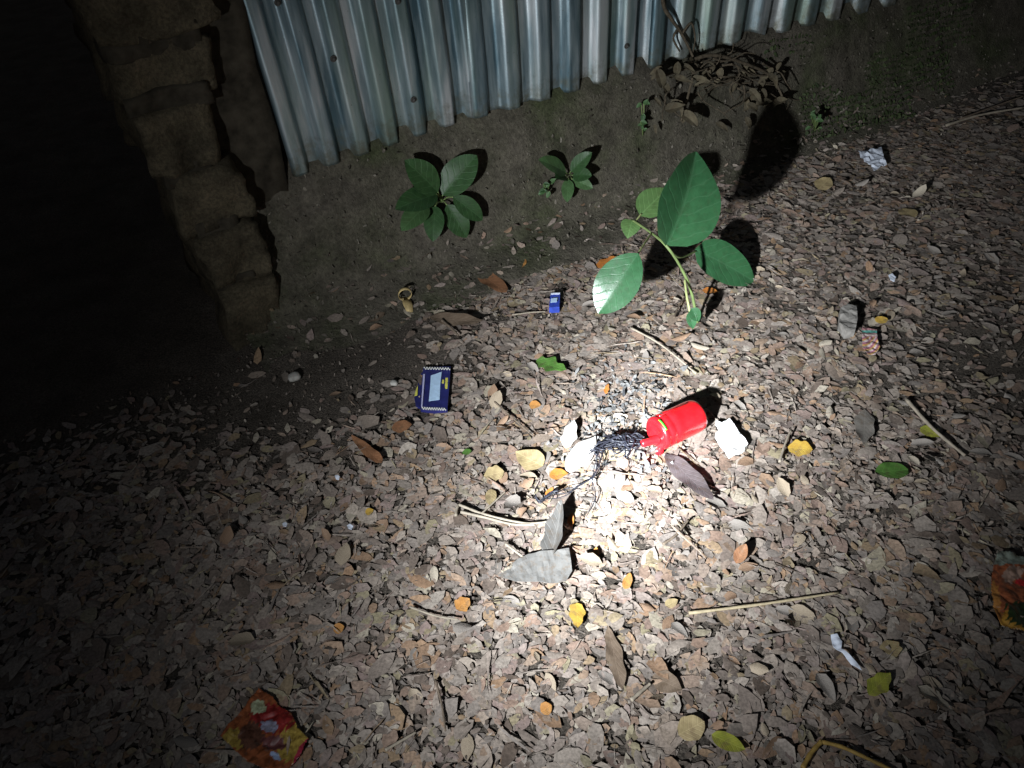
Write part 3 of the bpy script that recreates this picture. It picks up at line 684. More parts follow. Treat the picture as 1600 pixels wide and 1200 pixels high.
fallen('orange-pink leaf just right of the broad pale leaf', (926, 882), (932, 856), 14, 'amber')
fallen('yellow-orange leaf near the curled peel under the bank', (640, 436), (667, 434), 12, 'amber')
fallen('yellow-tan leaf at the bank foot above the small blue box', (806, 420), (822, 407), 15, 'amber')
fallen('rusty oval leaf below the blue packet', (612, 668), (644, 665), 24, 'rust', 0.014, fold=0.02)
fallen('narrow brown leaf strip left of the rusty oval leaf', (549, 680), (598, 728), 16, 'rust', 0.01, shape=0.5, point=0.6)
fallen('tiny yellow-orange leaf left of the bent dry stalk', (571, 802), (584, 797), 12, 'yellow')
fallen('yellow leaf scrap in the left foreground', (521, 985), (538, 979), 14, 'amber')
fallen('small bright orange leaf in the lower foreground', (845, 1112), (862, 1102), 17, 'amber')
fallen('bright yellow leaf standing by the grey stone on the right', (1369, 503), (1386, 498), 15, 'yellow', 0.02, 0.02)
fallen('rust-brown curled leaf below the long mauve leaf', (1150, 880), (1166, 852), 18, 'rust', 0.008, 0.025, 0.5, 0.6)
fallen('small orange leaf peeping from behind the upright grey leaf', (890, 822), (894, 802), 11, 'orange')
fallen('torn green leaf above the bright spot', (838, 563), (886, 582), 24, 'green', 0.008, 0.008, 0.15, 0.2, torn=1.0)
fallen('tiny green leaf fragment below the blue packet', (722, 708), (737, 705), 10, 'green', 0.01)
fallen('round dark green leaf on the right of the bright spot', (1368, 738), (1418, 736), 28, 'green', 0.008, shape=0.48, point=0.8)
fallen('yellow-green oval leaf at the lower right', (1357, 1085), (1390, 1053), 22, 'lime', 0.01, shape=0.48)
fallen('yellow-green crumpled leaf at the bottom edge', (1112, 1148), (1164, 1174), 24, 'lime', 0.01, wav=0.03)
fallen('long mauve-grey leaf below the red cylinder', (1040, 708), (1114, 790), 31, 'mauve', 0.008, 0.006, 0.12, 0.2, shape=0.42, point=0.9)
fallen('long brown leaf half buried under the bank', (672, 494), (758, 512), 24, 'brown', 0.008, curl=0.3)
fallen('reddish brown leaf at the bank foot above the packet', (748, 424), (792, 462), 28, 'rust', 0.008)
fallen('long narrow brown leaf in the foreground below the yellow heart-shaped leaf', (950, 980), (972, 1080), 26, 'brown', 0.003, curl=0.1)
fallen('broad brown leaf in the foreground under the short pale stalk', (1020, 1056), (1066, 1080), 28, 'brown', 0.004)
fallen('broad tan leaf left of the burnt cord', (848, 728), (806, 708), 34, 'straw', 0.008)
fallen('tan leaf below the broad tan one, tip down', (768, 764), (766, 792), 20, 'straw')
fallen('rounded tan leaf left of the burnt cord above the stalk', (756, 744), (788, 738), 24, 'straw', 0.01)
fallen('long upright grey leaf on the right beyond the yellow leaf', (1352, 640), (1348, 700), 30, 'greyleaf', 0.008)
fallen('olive leaf by the dry stalk on the far right', (1438, 668), (1472, 684), 18, 'lime', 0.008)
fallen('tan leaf near the dark right edge of the litter', (1410, 326), (1428, 342), 22, 'straw', 0.012)
fallen('pale tan leaf below the white paper scrap on the right', (1278, 296), (1296, 280), 22, 'straw', 0.012)
fallen('brown leaf in the soil below the curled peel', (572, 502), (602, 490), 18, 'brown')
fallen('straw-yellow leaf at the lower right by the bent straw', (1060, 1148), (1100, 1128), 30, 'straw', 0.008)
fallen('amber patchy leaf on the dim right foreground', (1385, 1000), (1400, 1028), 26, 'straw', 0.006)
fallen('small straw-coloured leaf just above the left end of the straw', (1040, 947), (1059, 938), 14, 'straw', 0.008)
# blown-out pale leaves beside the cord
fallen('bleached white leaf standing left of the burnt cord', (884, 700), (897, 657), 24, 'white', 0.012, 0.03, 0.1, 0.1)
fallen('big bleached leaf under the left end of the burnt cord', (886, 738), (930, 684), 34, 'white', 0.008, 0.012, 0.06, 0.1, shape=0.5)
fallen('bleached oval leaf in the brightest spot below the cord', (966, 770), (990, 786), 20, 'white', 0.008)
# upright curled grey leaf and the broad pale board-like leaf
fallen('grey curled leaf standing on edge above the broad pale leaf', (860, 872), (884, 790), 34, 'slate', 0.012, 0.03, 0.7, 0.35, Vector((-0.5, -0.5, 0.7)), shape=0.35)
M['pale_leaf'] = leaf_mat('pale_papery_leaf', (0.17, 0.163, 0.155), (0.13, 0.124, 0.117), 0.55, 0.35, 0.12, 5, 0.5)

# ------------------------------------------------------------------ twigs and straws
M['twig'] = plain('dry_twig', (0.13, 0.10, 0.075), 0.8, 0.2, 0.4, 150.0); M['straw'] = plain('pale_straw', (0.34, 0.28, 0.18), 0.6, 0.3, 0.25, 120.0)
M['stalk'] = plain('pale_stalk', (0.27, 0.23, 0.18), 0.7, 0.3, 0.25, 120.0); M['ochre'] = plain('ochre_straw', (0.34, 0.22, 0.06), 0.6, 0.3, 0.25, 120.0)
def twig(name, label, pts, r, mat, up=0.012, cat='twig', jit=2.0):
    P = [on(x, y, LITTER + up * 0.55) for x, y in pts]
    if len(P) == 2:
        mids = [P[0].lerp(P[1], k / 4) + Vector((random.uniform(-1, 1), random.uniform(-1, 1), random.uniform(-0.5, 0.5))) * 0.0012 * jit for k in (1, 2, 3)]
        P = [P[0]] + mids + [P[1]]
    p = smooth_path(P, 6); rr = [r * (1.1 - 0.35 * i / len(p)) * (1 + 0.12 * math.sin(i * 1.7)) for i in range(len(p))]
    return tag(link(name, tube_mesh(name, p, rr, 7), M[mat]), label, cat)
twig('straw', 'long pale straight straw lying on the foreground litter', [(1076, 958), (1190, 944), (1310, 926)], 0.0024, 'straw', 0.008, 'straw')
twig('dry_stalk', 'pale bent stalk running to the upright grey leaf', [(712, 806), (716, 790), (726, 792), (752, 802), (790, 812), (830, 818), (872, 812)], 0.0026, 'stalk', 0.012)
twig('dry_stalk', 'second pale stalk lying along the bent one', [(720, 800), (756, 808), (800, 819), (836, 820)], 0.0026, 'stalk', 0.012)
twig('dry_stalk', 'thin pale side shoot of the bent stalk', [(752, 803), (768, 788), (790, 768)], 0.0018, 'stalk', 0.014)
twig('dry_stalk', 'short pale stalk above the tip of the broad pale leaf', [(790, 850), (806, 862), (820, 872)], 0.0022, 'stalk', 0.016)
twig('dry_stalk', 'pale stub at the left tip of the broad pale leaf', [(784, 894), (800, 882)], 0.003, 'stalk', 0.014)
twig('twig', 'slanting brown twig on the dim right side', [(1416, 624), (1456, 668), (1508, 712)], 0.0034, 'stalk', 0.014)
twig('twig', 'thin twig lying along the foot of the bank', [(862, 346), (920, 330), (968, 312), (1008, 296)], 0.0024, 'stalk', 0.02)
twig('bent_straw', 'ochre straw bent to an angle at the bottom edge', [(1254, 1200), (1268, 1176), (1282, 1160), (1284, 1159), (1318, 1168), (1370, 1192), (1400, 1206)], 0.0030, 'ochre', 0.012, 'straw')
twig('twig', 'thin pale twig beyond the bright spot, below the seedling', [(985, 512), (1032, 538), (1088, 584)], 0.0022, 'stalk', 0.014)
twig('twig', 'dark thin twig between blue packet and white leaves', [(764, 620), (800, 652), (834, 682)], 0.0018, 'twig', 0.014)
twig('twig', 'dark forked-looking twig under the bank by the brown leaf', [(690, 500), (704, 512), (716, 524)], 0.003, 'twig', 0.014)
twig('twig', 'thin twig reaching the small blue box', [(800, 492), (830, 488), (852, 487)], 0.0018, 'stalk', 0.014)
twig('twig', 'dark twig below the bright spot, right of the foreground leaves', [(1036, 850), (1056, 836), (1076, 812)], 0.0022, 'twig', 0.016)
twig('twig', 'upright thin stem at the foot of the seedling', [(1053, 497), (1060, 480), (1071, 462)], 0.0022, 'twig', 0.02)
twig('twig', 'pale twig slanting by the orange leaf pair, left foreground', [(640, 948), (680, 962), (716, 968)], 0.0018, 'stalk', 0.014)
twig('twig', 'dark upright twig in the left foreground', [(680, 1062), (690, 1100), (696, 1142)], 0.0018, 'twig', 0.012)
twig('twig', 'pale twig at the bottom left of the foreground', [(602, 1172), (626, 1158), (650, 1144)], 0.0022, 'stalk', 0.012)
twig('dry_stalk', 'short pale stalk beside the broad brown foreground leaf', [(986, 1094), (1002, 1080), (1016, 1068)], 0.0028, 'stalk', 0.016)
twig('twig', 'vertical twig by the yellow leaf on the right', [(1218, 722), (1226, 696), (1236, 672)], 0.0024, 'stalk', 0.02)
twig('twig', 'dim long twig on the dark ground at the far right', [(1478, 196), (1530, 180), (1600, 168)], 0.004, 'stalk', 0.012)
twig('twig', 'second dim twig in front of the long one at the far right', [(1500, 186), (1560, 164), (1600, 150)], 0.003, 'twig', 0.02)

# ------------------------------------------------------------------ red taped cylinder with its nozzle
m, n, l, b = nodes('red_tape'); tc = n.new('ShaderNodeTexCoord'); t = noise(n, l, 45.0, 3.0, 0.5, tc.outputs['Object'])
r = ramp(n, [(0.3, (0.46, 0.006, 0.010)), (0.7, (0.60, 0.012, 0.018))]); l.new(t.outputs['Fac'], r.inputs['Fac'])
t9 = noise(n, l, 130.0, 5.0, 0.7, tc.outputs['Object']); r9 = ramp(n, [(0.56, (0, 0, 0)), (0.72, (0.7, 0.7, 0.7))]); l.new(t9.outputs['Fac'], r9.inputs['Fac'])
l.new(mixc(n, l, r9.outputs['Color'], r.outputs['Color'], (0.20, 0.02, 0.02)), b.inputs['Base Color'])
b.inputs['Roughness'].default_value = 0.3; b.inputs['Coat Weight'].default_value = 0.5; b.inputs['Coat Roughness'].default_value = 0.08; b.inputs['Specular IOR Level'].default_value = 0.5; bump(n, l, b, t.outputs['Fac'], 0.25, 0.003); M['red'] = m
M['green_tape'] = plain('green_tape', (0.06, 0.42, 0.03), 0.4, 0.5, 0.1); M['black_bit'] = plain('black_plug', (0.012, 0.012, 0.013), 0.5, 0.4, 0.3)
M['silver'] = plain('tape_backing', (0.55, 0.53, 0.5), 0.45, 0.5, 0.2, 80.0)
R0 = 0.0322
A0 = on(1030, 690, 0.004); A1 = on(1092, 662, 0.004)
axd = (A1 - A0); axd.z = 0; axd.normalize()
# axis seen at radius height
cA0 = on(1031, 678, R0 + 0.004); cA1 = on(1083, 652, R0 + 0.004)
ax3 = (cA1 - cA0); ax3.z = 0; Lc = max(0.098, ax3.length + 0.012); ax3.normalize(); cyl_c = (cA0 + cA1) / 2
cyl_c.z = float(gz(cyl_c.x, cyl_c.y)) + 0.008 + R0
red = empty('red_cylinder', cyl_c); tag(red, 'red tape-wrapped cylinder with a short nozzle lying in the bright spot', 'cylinder')
red.rotation_euler = (0, 0, math.atan2(ax3.y, ax3.x))
def lathe(name, prof, seg, mat, parent, dent=0.0, seed=0):
    V, Fc = [], []
    for x, rr in prof:
        for k in range(seg):
            a = 2 * math.pi * k / seg; q = rr * (1 + dent * float(fbm(x * 1.0, math.cos(a) * 0.03, math.sin(a) * 0.03, seed, 3, 70.0)))
            V.append((x, q * math.cos(a), q * math.sin(a)))
    for i in range(len(prof) - 1):
        for k in range(seg): Fc.append((i * seg + k, i * seg + (k + 1) % seg, (i + 1) * seg + (k + 1) % seg, (i + 1) * seg + k))
    return link(name, mesh_np(name, V, Fc), mat, parent)
h = Lc / 2
lathe('body', [(-h + 0.004, 0.0), (-h + 0.003, 0.016), (-h - 0.001, R0 * 0.86), (-h + 0.001, R0 * 0.95), (-h + 0.004, R0 * 1.01), (-h + 0.009, R0 * 1.02), (-h + 0.0115, R0 * 0.955), (-h + 0.014, R0 * 1.015), (-h + 0.024, R0 * 1.01), (-h + 0.0262, R0 * 0.965), (-h + 0.029, R0 * 1.015),
    (-0.01, R0 * 1.02), (0.005, R0 * 1.005), (0.02, R0 * 1.01), (h - 0.012, R0 * 1.0), (h - 0.005, R0 * 0.975), (h - 0.001, R0 * 0.93), (h, R0 * 0.86), (h - 0.003, R0 * 0.8), (h - 0.004, 0.0)], 48, M['red'], red, 0.012, 3)
nz_ = lathe('nozzle', [(0.0, 0.0085), (0.006, 0.0085), (0.014, 0.0075), (0.022, 0.0068), (0.03, 0.0072), (0.034, 0.006), (0.035, 0.003), (0.03, 0.0)], 20, M['red'], red, 0.05, 9)
nz_.location = (-h + 0.004, -0.004, -0.012); nz_.rotation_euler = (0, math.radians(4), math.radians(180 - 16))
# crumpled tape lip under the nozzle end
me = leaf_mesh('tape_flap', 0.036, 0.030, 8, 7, 0.3, 0.8, 0.3, 0.5, 0.5, 0.05, 3); fl_ = link('tape_flap', me, M['red'], red)
fl_.location = (-h + 0.001, -0.012, -0.022); fl_.scale = (0.5, 0.5, 0.5); fl_.rotation_euler = (0.5, 0.9, math.radians(-110))
def band(name, x0, x1, a0, a1, rr, mat):
    V, Fc = [], []; k = 10
    for i in range(k + 1):
        a = math.radians(a0 + (a1 - a0) * i / k)
        for x, r_ in ((x0, rr), (x1, rr)): V.append((x, r_ * math.cos(a), r_ * math.sin(a)))
    for i in range(k): Fc.append((2 * i, 2 * i + 1, 2 * i + 3, 2 * i + 2))
    o = link(name, mesh_np(name, V, Fc), mat, red); s_ = o.modifiers.new('t', 'SOLIDIFY'); s_.thickness = 0.0006; return o
band('green_mark', -h + 0.003, -h + 0.0075, 88, 130, R0 * 1.045, M['green_tape'])
band('tape_seam', -h + 0.01, h - 0.012, -88, -78, R0 * 1.035, M['silver'])
band('tape_seam', -h + 0.012, h - 0.02, 70, 74, R0 * 1.03, M['red'])

# ------------------------------------------------------------------ burnt cord
M['char'] = plain('charred_cord', (0.020, 0.021, 0.030), 0.45, 0.5, 0.5, 200.0)
cord = empty('burnt_cord', on(960, 692, 0.01)); tag(cord, 'frayed burnt black cord lying from the red nozzle to the left', 'cord')
rc = random.Random(3)
def strand(pts, r0, jx, up=0.012):
    P = [on(x + rc.uniform(-jx, jx), y + rc.uniform(-jx, jx), LITTER + up + rc.uniform(0, 0.012)) for x, y in pts]
    p = smooth_path(P, 5); rel(link('strand', tube_mesh('strand', p, [r0 * (1 - 0.3 * i / len(p)) for i in range(len(p))], 6), M['char'], cord))
main = [(1004, 690), (990, 684), (972, 688), (955, 690), (938, 697), (926, 704)]
for k in range(12): strand(main, rc.uniform(0.0008, 0.0019), 8)
for k in range(3): strand([(930, 700), (934, 722), (928, 746), (906, 760), (884, 768), (862, 776), (846, 782)], rc.uniform(0.0007, 0.0013), 5)
for k in range(3): strand([(940, 700), (932, 730), (924, 752), (928, 780), (920, 804)], rc.uniform(0.0006, 0.0011), 5)
for k in range(16):
    a = rc.uniform(0, 6.28); x, y = rc.uniform(945, 1000), rc.uniform(682, 700); s_ = rc.uniform(10, 24)
    strand([(x, y), (x + s_ * 0.5 * math.cos(a), y + s_ * 0.5 * math.sin(a)), (x + s_ * math.cos(a + 0.4), y + s_ * math.sin(a + 0.4))], rc.uniform(0.0009, 0.0018), 2, 0.01)
for k in range(12):
    x, y = rc.uniform(935, 1000), rc.uniform(684, 702); q_ = rc.uniform(6, 12)
    strand([(x - q_, y), (x, y - q_ * 0.8), (x + q_, y), (x, y + q_ * 0.8), (x - q_ * 0.7, y + 2)], rc.uniform(0.001, 0.002), 3)
for k in range(5): strand([(990, 690), (984, 678), (976, 684), (984, 696), (994, 688)], 0.002, 5)
for k in range(4): strand([(872, 764), (858, 772), (846, 784), (838, 774)], 0.0016, 4)

# ------------------------------------------------------------------ litter thrown down by people
def slab(name, pts, up, thick, mat, parent=None, crumple=0.0, seed=0, cuts=5, mesh_only=False):
    """outline seen in the photograph laid out on the ground as a solid piece with thickness and creases"""
    P = [on(x, y, LITTER + up) for x, y in pts]
    c = sum(P, Vector()) / len(P); bm = bmesh.new()
    vs = [bm.verts.new((p.x - c.x, p.y - c.y, 0)) for p in P]
    f_ = bm.faces.new(vs)
    if f_.normal.z < 0 or (f_.normal_update() or f_.normal.z < 0): f_.normal_flip()
    bmesh.ops.triangulate(bm, faces=bm.faces); bmesh.ops.subdivide_edges(bm, edges=bm.edges, cuts=cuts, use_grid_fill=True)
    for v in bm.verts: v.co.z += crumple * (float(fbm(v.co.x, v.co.y, 0, seed, 3, 190.0)) + 0.8 * abs(float(fbm(v.co.x, v.co.y, 0, seed + 4, 2, 150.0))))
    bmesh.ops.solidify(bm, geom=bm.faces[:] + bm.edges[:] + bm.verts[:], thickness=thick)
    bmesh.ops.recalc_face_normals(bm, faces=bm.faces)
    me = bpy.data.meshes.new(name); bm.to_mesh(me); bm.free()
    o = link(name, me, mat, parent)
    if parent is None: o.location = c
    else: o.matrix_parent_inverse = Matrix.Translation(-parent.location); o.location = c
    return o
o = slab('fallen_leaf', [(778, 899), (792, 886), (808, 874), (826, 866), (848, 862), (870, 861), (889, 858), (892, 876), (894, 892), (884, 908), (862, 911), (836, 908), (806, 908)], 0.010, 0.0008, M['pale_leaf'], crumple=0.0018, seed=77)
tag(o, 'broad pale grey papery leaf with a cut-off end in the foreground', 'leaf')
M['white'] = plain('white_paper', (0.82, 0.81, 0.79), 0.6, 0.3, 0.06, 70.0); M['white_blue'] = plain('bluish_paper', (0.62, 0.66, 0.76), 0.55, 0.35, 0.15, 50.0)
o = slab('white_scrap', [(1119, 656), (1128, 660), (1140, 652), (1150, 666), (1158, 678), (1169, 692), (1164, 699), (1150, 706), (1140, 711), (1132, 700), (1125, 690), (1118, 678), (1126, 668)], 0.016, 0.012, M['white'], crumple=0.003, seed=21)
tag(o, 'bright white crumpled scrap lying right of the red cylinder', 'scrap')
o = slab('white_scrap', [(1340, 238), (1356, 236), (1377, 230), (1381, 248), (1386, 256), (1376, 260), (1366, 266), (1360, 256), (1350, 252)], 0.02, 0.001, M['white_blue'], crumple=0.007, seed=22)
tag(o, 'torn white paper scrap on the dim ground at upper right', 'scrap')
o = slab('white_scrap', [(1298, 992), (1308, 990), (1316, 1002), (1314, 1014), (1326, 1024), (1340, 1038), (1346, 1048), (1330, 1038), (1316, 1022), (1302, 1010)], 0.006, 0.0008, M['white_blue'], crumple=0.003, seed=23)
tag(o, 'thin white and blue plastic shred in the right foreground', 'scrap')
for (x, y, s_, lb) in ((445, 820, 4.5, 'tiny white paper bit left in the dark, beside the green one'), (547, 824, 5, 'white paper crumb on the left litter below the brown strip'), (527, 746, 4, 'small pale chip below the narrow brown strip'), (1394, 434, 6, 'pale blue plastic bit on the right litter')):
    o = slab('paper_bit', [(x - s_, y - s_ * 0.6), (x, y - s_), (x + s_, y - s_ * 0.3), (x + s_ * 0.6, y + s_ * 0.8), (x - s_ * 0.5, y + s_ * 0.6)], 0.012, 0.001, M['white_blue'], crumple=0.003, seed=x); tag(o, lb, 'scrap')

# dark blue packet
M['blue'] = plain('dark_blue_film', (0.016, 0.018, 0.105), 0.4, 0.5, 0.3, 60.0, 0, 0.35); M['label_blue'] = plain('pale_blue_print', (0.42, 0.58, 0.78), 0.45, 0.4, 0.1, 90.0)
M['yellow_print'] = plain('yellow_print', (0.55, 0.52, 0.10), 0.45, 0.4, 0.2); M['white_print'] = plain('white_print', (0.75, 0.75, 0.70), 0.45, 0.4, 0.08); M['blue_line'] = plain('lilac_print', (0.42, 0.42, 0.62), 0.4, 0.4, 0.1)
pk = empty('blue_packet', on(678, 606, LITTER)); tag(pk, 'flat dark blue packet with a pale blue panel and checkered ends', 'packet')
TOPZ = 0.0075
slab('body', [(661, 572), (704, 572), (703, 590), (699, 641), (678, 642), (657, 640), (658, 606)], TOPZ, 0.008, M['blue'], pk, 0.0008, 31)
slab('side_flap', [(658, 582), (661, 580), (657, 638), (650, 636), (647, 620), (653, 600)], TOPZ - 0.008, 0.004, M['blue'], pk, 0.001, 32)
UPZ = TOPZ + 0.0022
slab('pale_panel', [(673, 586), (680, 584), (690, 580), (688, 602), (687, 625), (670, 627), (672, 606)], UPZ, 0.0006, M['label_blue'], pk, 0.0003, 33, 3)
slab('printed_line', [(661, 584), (664, 584), (660, 636), (658, 636)], UPZ, 0.0005, M['blue_line'], pk, 0, 34, 2)
slab('yellow_mark', [(696, 590), (700, 590), (699, 608), (695, 608)], UPZ, 0.0005, M['yellow_print'], pk, 0, 35, 1)
slab('yellow_mark', [(691, 593), (694, 593), (693.5, 599), (690.5, 599)], UPZ, 0.0005, M['yellow_print'], pk, 0, 36, 1)
slab('yellow_mark', [(650, 608), (653, 602), (652, 618), (647.5, 619)], UPZ - 0.007, 0.0005, M['yellow_print'], pk, 0, 37, 1)
for row, (xa, ya, xb, yb_) in enumerate(((662, 573.2, 703.5, 574.2), (659, 635.8, 697, 637.6))):
    nn = 10
    for k in range(nn):
        for q_ in range(2):
            t0 = (k + 0.5 * q_) / nn; x = xa + (xb - xa) * t0; y = ya + (yb_ - ya) * t0 + 1.9 * q_; sx = (xb - xa) / nn * 0.5
            slab('check', [(x, y), (x + sx, y), (x + sx, y + 1.9), (x, y + 1.9)], UPZ + 0.0004, 0.0005, M['white_print'], pk, 0, 1, 1)
# small blue box
bx = empty('small_blue_box', on(867, 472, LITTER)); tag(bx, 'small blue matchbox-like box standing beyond the litter centre', 'box')
M['blue2'] = plain('blue_card', (0.03, 0.06, 0.36), 0.45, 0.4, 0.25, 80.0)
slab('body', [(860, 460), (875, 459), (874, 480), (858, 481)], 0.018, 0.016, M['blue2'], bx, 0.0004, 41)
slab('pale_edge', [(861, 457.6), (875, 456.8), (875, 458.6), (860.6, 459.6)], 0.0185, 0.004, M['white_blue'], bx, 0, 42, 1)
slab('printed_band', [(861, 466), (871, 465), (870, 472), (860, 473)], 0.0228, 0.0005, M['label_blue'], bx, 0, 43, 1).scale = (1, 1, 1)
# curled dry peel: a ring with a tail
M['peel'] = plain('dry_peel', (0.40, 0.30, 0.14), 0.6, 0.3, 0.35, 70.0)
V_, F_ = [], []
pc = on(633, 462, 0.026); nseg = 40
for i in range(nseg + 1):
    t0 = i / nseg
    if t0 < 0.68:
        a = 2 * math.pi * t0 / 0.68 * 0.97 - 1.4; c_ = Vector((0.0165 * math.cos(a), 0.0, 0.019 * math.sin(a) + 0.006))
    else:
        s_ = (t0 - 0.68) / 0.32; a = 2 * math.pi * 0.97 - 1.4
        c_ = Vector((0.0165 * math.cos(a) + 0.002 * s_, -0.05 * s_, 0.019 * math.sin(a) + 0.006 - 0.008 * s_ + 0.010 * math.sin(s_ * 3)))
    wdt = 0.0045 + (0.006 * math.sin(max(0, (t0 - 0.62) / 0.38) * math.pi) if t0 > 0.62 else 0)
    for sgn in (-1, 1): V_.append(c_ + Vector((sgn * wdt * (1 if t0 > 0.68 else 0.1), sgn * wdt * (0 if t0 > 0.68 else 1.0), 0)))
for i in range(nseg): F_.append((2 * i, 2 * i + 1, 2 * i + 3, 2 * i + 2))
o = link('curled_peel', mesh_np('curled_peel', V_, F_), M['peel']); o.location = pc; o.rotation_euler = (0.25, 0, 0.25)
sm_ = o.modifiers.new('t', 'SOLIDIFY'); sm_.thickness = 0.0012; tag(o, 'dry peel curled into a ring with a tail under the bank', 'peel')

# crumpled snack wrappers: printed film, colour set per point of the sheet
def wrapper(name, label, outline, fn, up, crumple, seed, jit=5.0):
    P = [on(x, y, LITTER) for x, y in outline]
    xs = [p.x for p in P]; ys = [p.y for p in P]; n_ = 84
    poly = [(p.x, p.y) for p in P]
    def inside(x, y):
        c_ = False; j = len(poly) - 1
        for i in range(len(poly)):
            if (poly[i][1] > y) != (poly[j][1] > y) and x < (poly[j][0] - poly[i][0]) * (y - poly[i][1]) / (poly[j][1] - poly[i][1]) + poly[i][0]: c_ = not c_
            j = i
        return c_
    x0, x1, y0, y1 = min(xs), max(xs), min(ys), max(ys)
    bm = bmesh.new(); lay = bm.loops.layers.float_color.new('print'); vid = {}
    def vert(i, j):
        if (i, j) not in vid:
            x = x0 + (x1 - x0) * i / n_; y = y0 + (y1 - y0) * j / n_
            z = up + crumple * (float(fbm(x, y, 0, seed, 2, 70.0)) * 0.5 + 0.9 * abs(float(fbm(x, y, 0, seed + 2, 2, 120.0))))
            v = bm.verts.new((x, y, float(gz(x, y)) + LITTER + z)); vid[(i, j)] = v
        return vid[(i, j)]
    for i in range(n_):
        for j in range(n_):
            cx = x0 + (x1 - x0) * (i + 0.5) / n_; cy = y0 + (y1 - y0) * (j + 0.5) / n_
            if inside(cx, cy):
                f_ = bm.faces.new([vert(i, j), vert(i + 1, j), vert(i + 1, j + 1), vert(i, j + 1)]); f_.smooth = True
    cols = {}
    for v in bm.verts:
        px, py = to_px((v.co.x, v.co.y, LITTER))
        cols[v] = (*fn(px + jit * float(fbm(v.co.x, v.co.y, 0, seed + 5, 3, 120.0)), py + jit * float(fbm(v.co.x, v.co.y, 0, seed + 6, 3, 120.0))), 1.0)
    for f_ in bm.faces:
        for lp in f_.loops: lp[lay] = cols[lp.vert]
    me = bpy.data.meshes.new(name); bm.to_mesh(me); bm.free()
    m, n, l, b = nodes(name + '_film'); at = n.new('ShaderNodeVertexColor'); at.layer_name = 'print'
    tc = n.new('ShaderNodeTexCoord'); t = noise(n, l, 120.0, 4.0, 0.6, tc.outputs['Object'])
    rr = ramp(n, [(0.35, (0.45, 0.40, 0.36)), (0.6, (1.05, 1.05, 1.05))]); l.new(t.outputs['Fac'], rr.inputs['Fac'])
    l.new(mixc(n, l, 1.0, at.outputs['Color'], rr.outputs['Color'], 'MULTIPLY'), b.inputs['Base Color'])
    b.inputs['Roughness'].default_value = 0.36; b.inputs['Specular IOR Level'].default_value = 0.5
    vo = n.new('ShaderNodeTexVoronoi'); vo.feature = 'DISTANCE_TO_EDGE'; vo.inputs['Scale'].default_value = 55.0; l.new(tc.outputs['Object'], vo.inputs['Vector'])
    bump(n, l, b, vo.outputs['Distance'], 0.7, 0.006)
    o = link(name, me, m); s_ = o.modifiers.new('t', 'SOLIDIFY'); s_.thickness = 0.0004
    return tag(o, label, 'wrapper')
def blob(px, py, x, y, rx, ry, a=0.0):
    c_, s_ = math.cos(a), math.sin(a); dx, dy = px - x, py - y
    return ((dx * c_ + dy * s_) / rx) ** 2 + ((-dx * s_ + dy * c_) / ry) ** 2 < 1 + 0.25 * math.sin(px * 0.6 + py * 0.45)
def print_a(px, py):
    red_, yel, org = (0.25, 0.02, 0.018), (0.36, 0.25, 0.05), (0.29, 0.085, 0.03)
    c_ = org
    if blob(px, py, 370, 1156, 20, 16): c_ = yel
    if blob(px, py, 462, 1160, 24, 36, 0.6): c_ = yel
    if blob(px, py, 426, 1124, 36, 22, 0.3): c_ = red_
    if blob(px, py, 396, 1152, 22, 22): c_ = (0.12, 0.05, 0.03)
    if blob(px, py, 430, 1162, 18, 12): c_ = (0.15, 0.05, 0.05)
    if blob(px, py, 404, 1108, 14, 11, -0.5): c_ = (0.42, 0.46, 0.30)
    if blob(px, py, 424, 1136, 12, 9, 0.5): c_ = (0.30, 0.30, 0.42)
    if blob(px, py, 432, 1184, 9, 6, 0.6): c_ = (0.34, 0.42, 0.62)
    if blob(px, py, 474, 1178, 28, 5, -0.95): c_ = (0.36, 0.03, 0.06)
    return c_
wrapper('snack_wrapper', 'crumpled red and yellow snack wrapper at the bottom left', [(406, 1078), (428, 1092), (438, 1106), (458, 1118), (466, 1140), (484, 1156), (470, 1186), (452, 1204), (420, 1206), (388, 1192), (366, 1172), (346, 1152), (358, 1136), (374, 1120), (388, 1100)], print_a, 0.004, 0.0075, 51)
def print_b(px, py):
    c_ = (0.34, 0.10, 0.04)
    if py > 960: c_ = (0.50, 0.26, 0.04)
    if blob(px, py, 1552, 945, 10, 36, -0.2): c_ = (0.46, 0.2, 0.05)
    if blob(px, py, 1600, 960, 30, 18): c_ = (0.03, 0.05, 0.015)
    if py < 886: c_ = (0.22, 0.25, 0.21)
    if blob(px, py, 1580, 900, 16, 12): c_ = (0.40, 0.26, 0.2)
    if blob(px, py, 1600, 912, 12, 5): c_ = (0.5, 0.03, 0.03)
    return c_
wrapper('snack_wrapper', 'orange and dark green snack wrapper at the right edge', [(1556, 866), (1580, 872), (1604, 880), (1650, 900), (1668, 950), (1640, 990), (1596, 990), (1564, 980), (1552, 960), (1546, 920), (1550, 890)], print_b, 0.006, 0.009, 57)
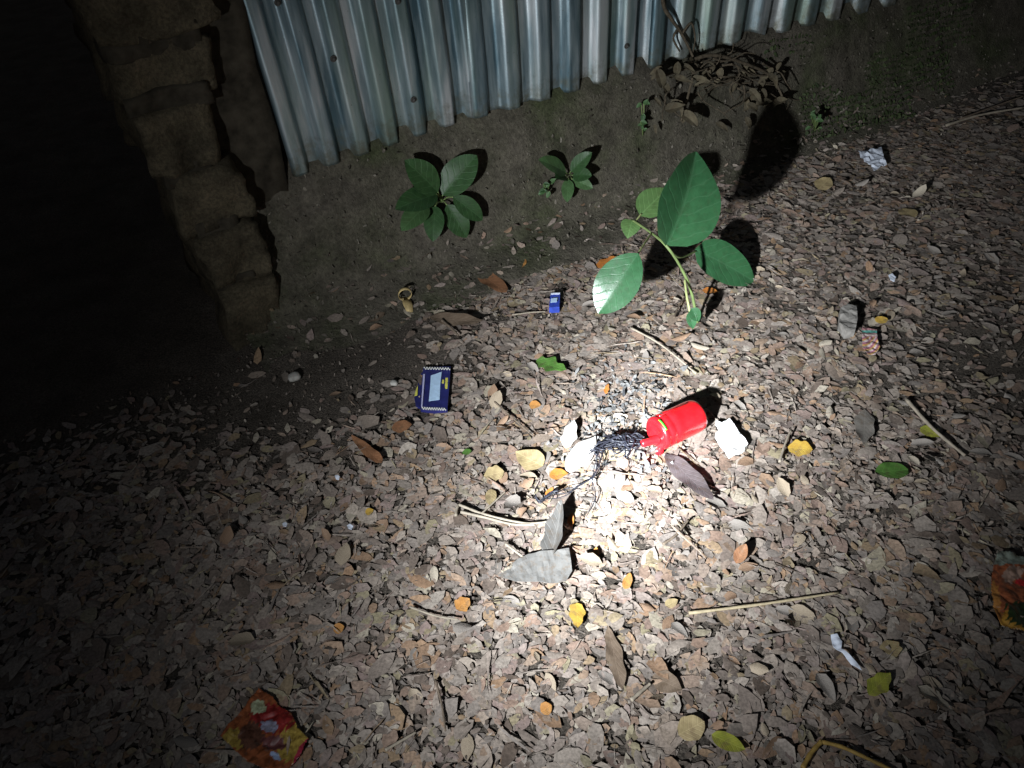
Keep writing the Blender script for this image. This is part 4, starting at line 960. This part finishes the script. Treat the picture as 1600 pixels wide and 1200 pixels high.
def print_c(px, py):
    c_ = (0.42, 0.22, 0.24)
    if 526 < py < 530: c_ = (0.12, 0.36, 0.32)
    elif py < 522 or 532 < py < 535: c_ = (0.6, 0.5, 0.48)
    elif py > 536:
        k = int(math.hypot(px - 1342, py - 528) / 2.6) % 3; c_ = ((0.62, 0.5, 0.5), (0.40, 0.16, 0.22), (0.6, 0.36, 0.14))[k]
    return c_
wrapper('striped_wrapper', 'small striped pink sweet wrapper below the grey stone', [(1345, 517), (1368, 521), (1369, 534), (1373, 548), (1366, 560), (1354, 560), (1346, 548), (1345, 532)], print_c, 0.010, 0.004, 61, 1.2)

# ------------------------------------------------------------------ stones
M['stone'] = plain('grey_stone', (0.22, 0.205, 0.19), 0.9, 0.2, 0.35, 60.0, 0, 0.7); M['pebble'] = plain('pale_pebble', (0.36, 0.345, 0.32), 0.8, 0.3, 0.25, 80.0)
def stone(label, px, py, sx, sy, sz, mat, seed, rz=0.0):
    bm = bmesh.new(); bmesh.ops.create_icosphere(bm, subdivisions=3, radius=1.0)
    for v in bm.verts:
        c_ = v.co; k = 1 + 0.22 * float(fbm(c_.x, c_.y, c_.z, seed, 3, 2.2)); m_ = max(abs(c_.x), abs(c_.y), abs(c_.z)); k *= 0.78 + 0.22 / m_
        v.co = Vector((c_.x * sx * k, c_.y * sy * k, c_.z * sz * k))
    me = bpy.data.meshes.new('stone'); bm.to_mesh(me); bm.free(); me.polygons.foreach_set('use_smooth', [True] * len(me.polygons))
    o = link('stone', me, M[mat]); p = on(px, py, 0.006); o.location = p + Vector((0, 0, sz * 0.7)); o.rotation_euler = (0.1, 0.15, rz)
    return tag(o, label, 'stone')
o = slab('stone', [(1313, 482), (1324, 476), (1338, 478), (1340, 498), (1337, 514), (1322, 516), (1312, 504)], 0.020, 0.022, M['stone'], crumple=0.003, seed=15)
tag(o, 'flat-sided grey stone beside the yellow leaf on the right', 'stone')
stone('pale pebble on the bare earth left of the packet', 460, 592, 0.013, 0.011, 0.008, 'pebble', 2, 0.4)
stone('small pebble on the bare earth nearer the packet', 616, 600, 0.008, 0.007, 0.005, 'pebble', 3)
stone('small white pebble on the earth above the amber leaf', 748, 382, 0.005, 0.005, 0.004, 'pebble', 6)
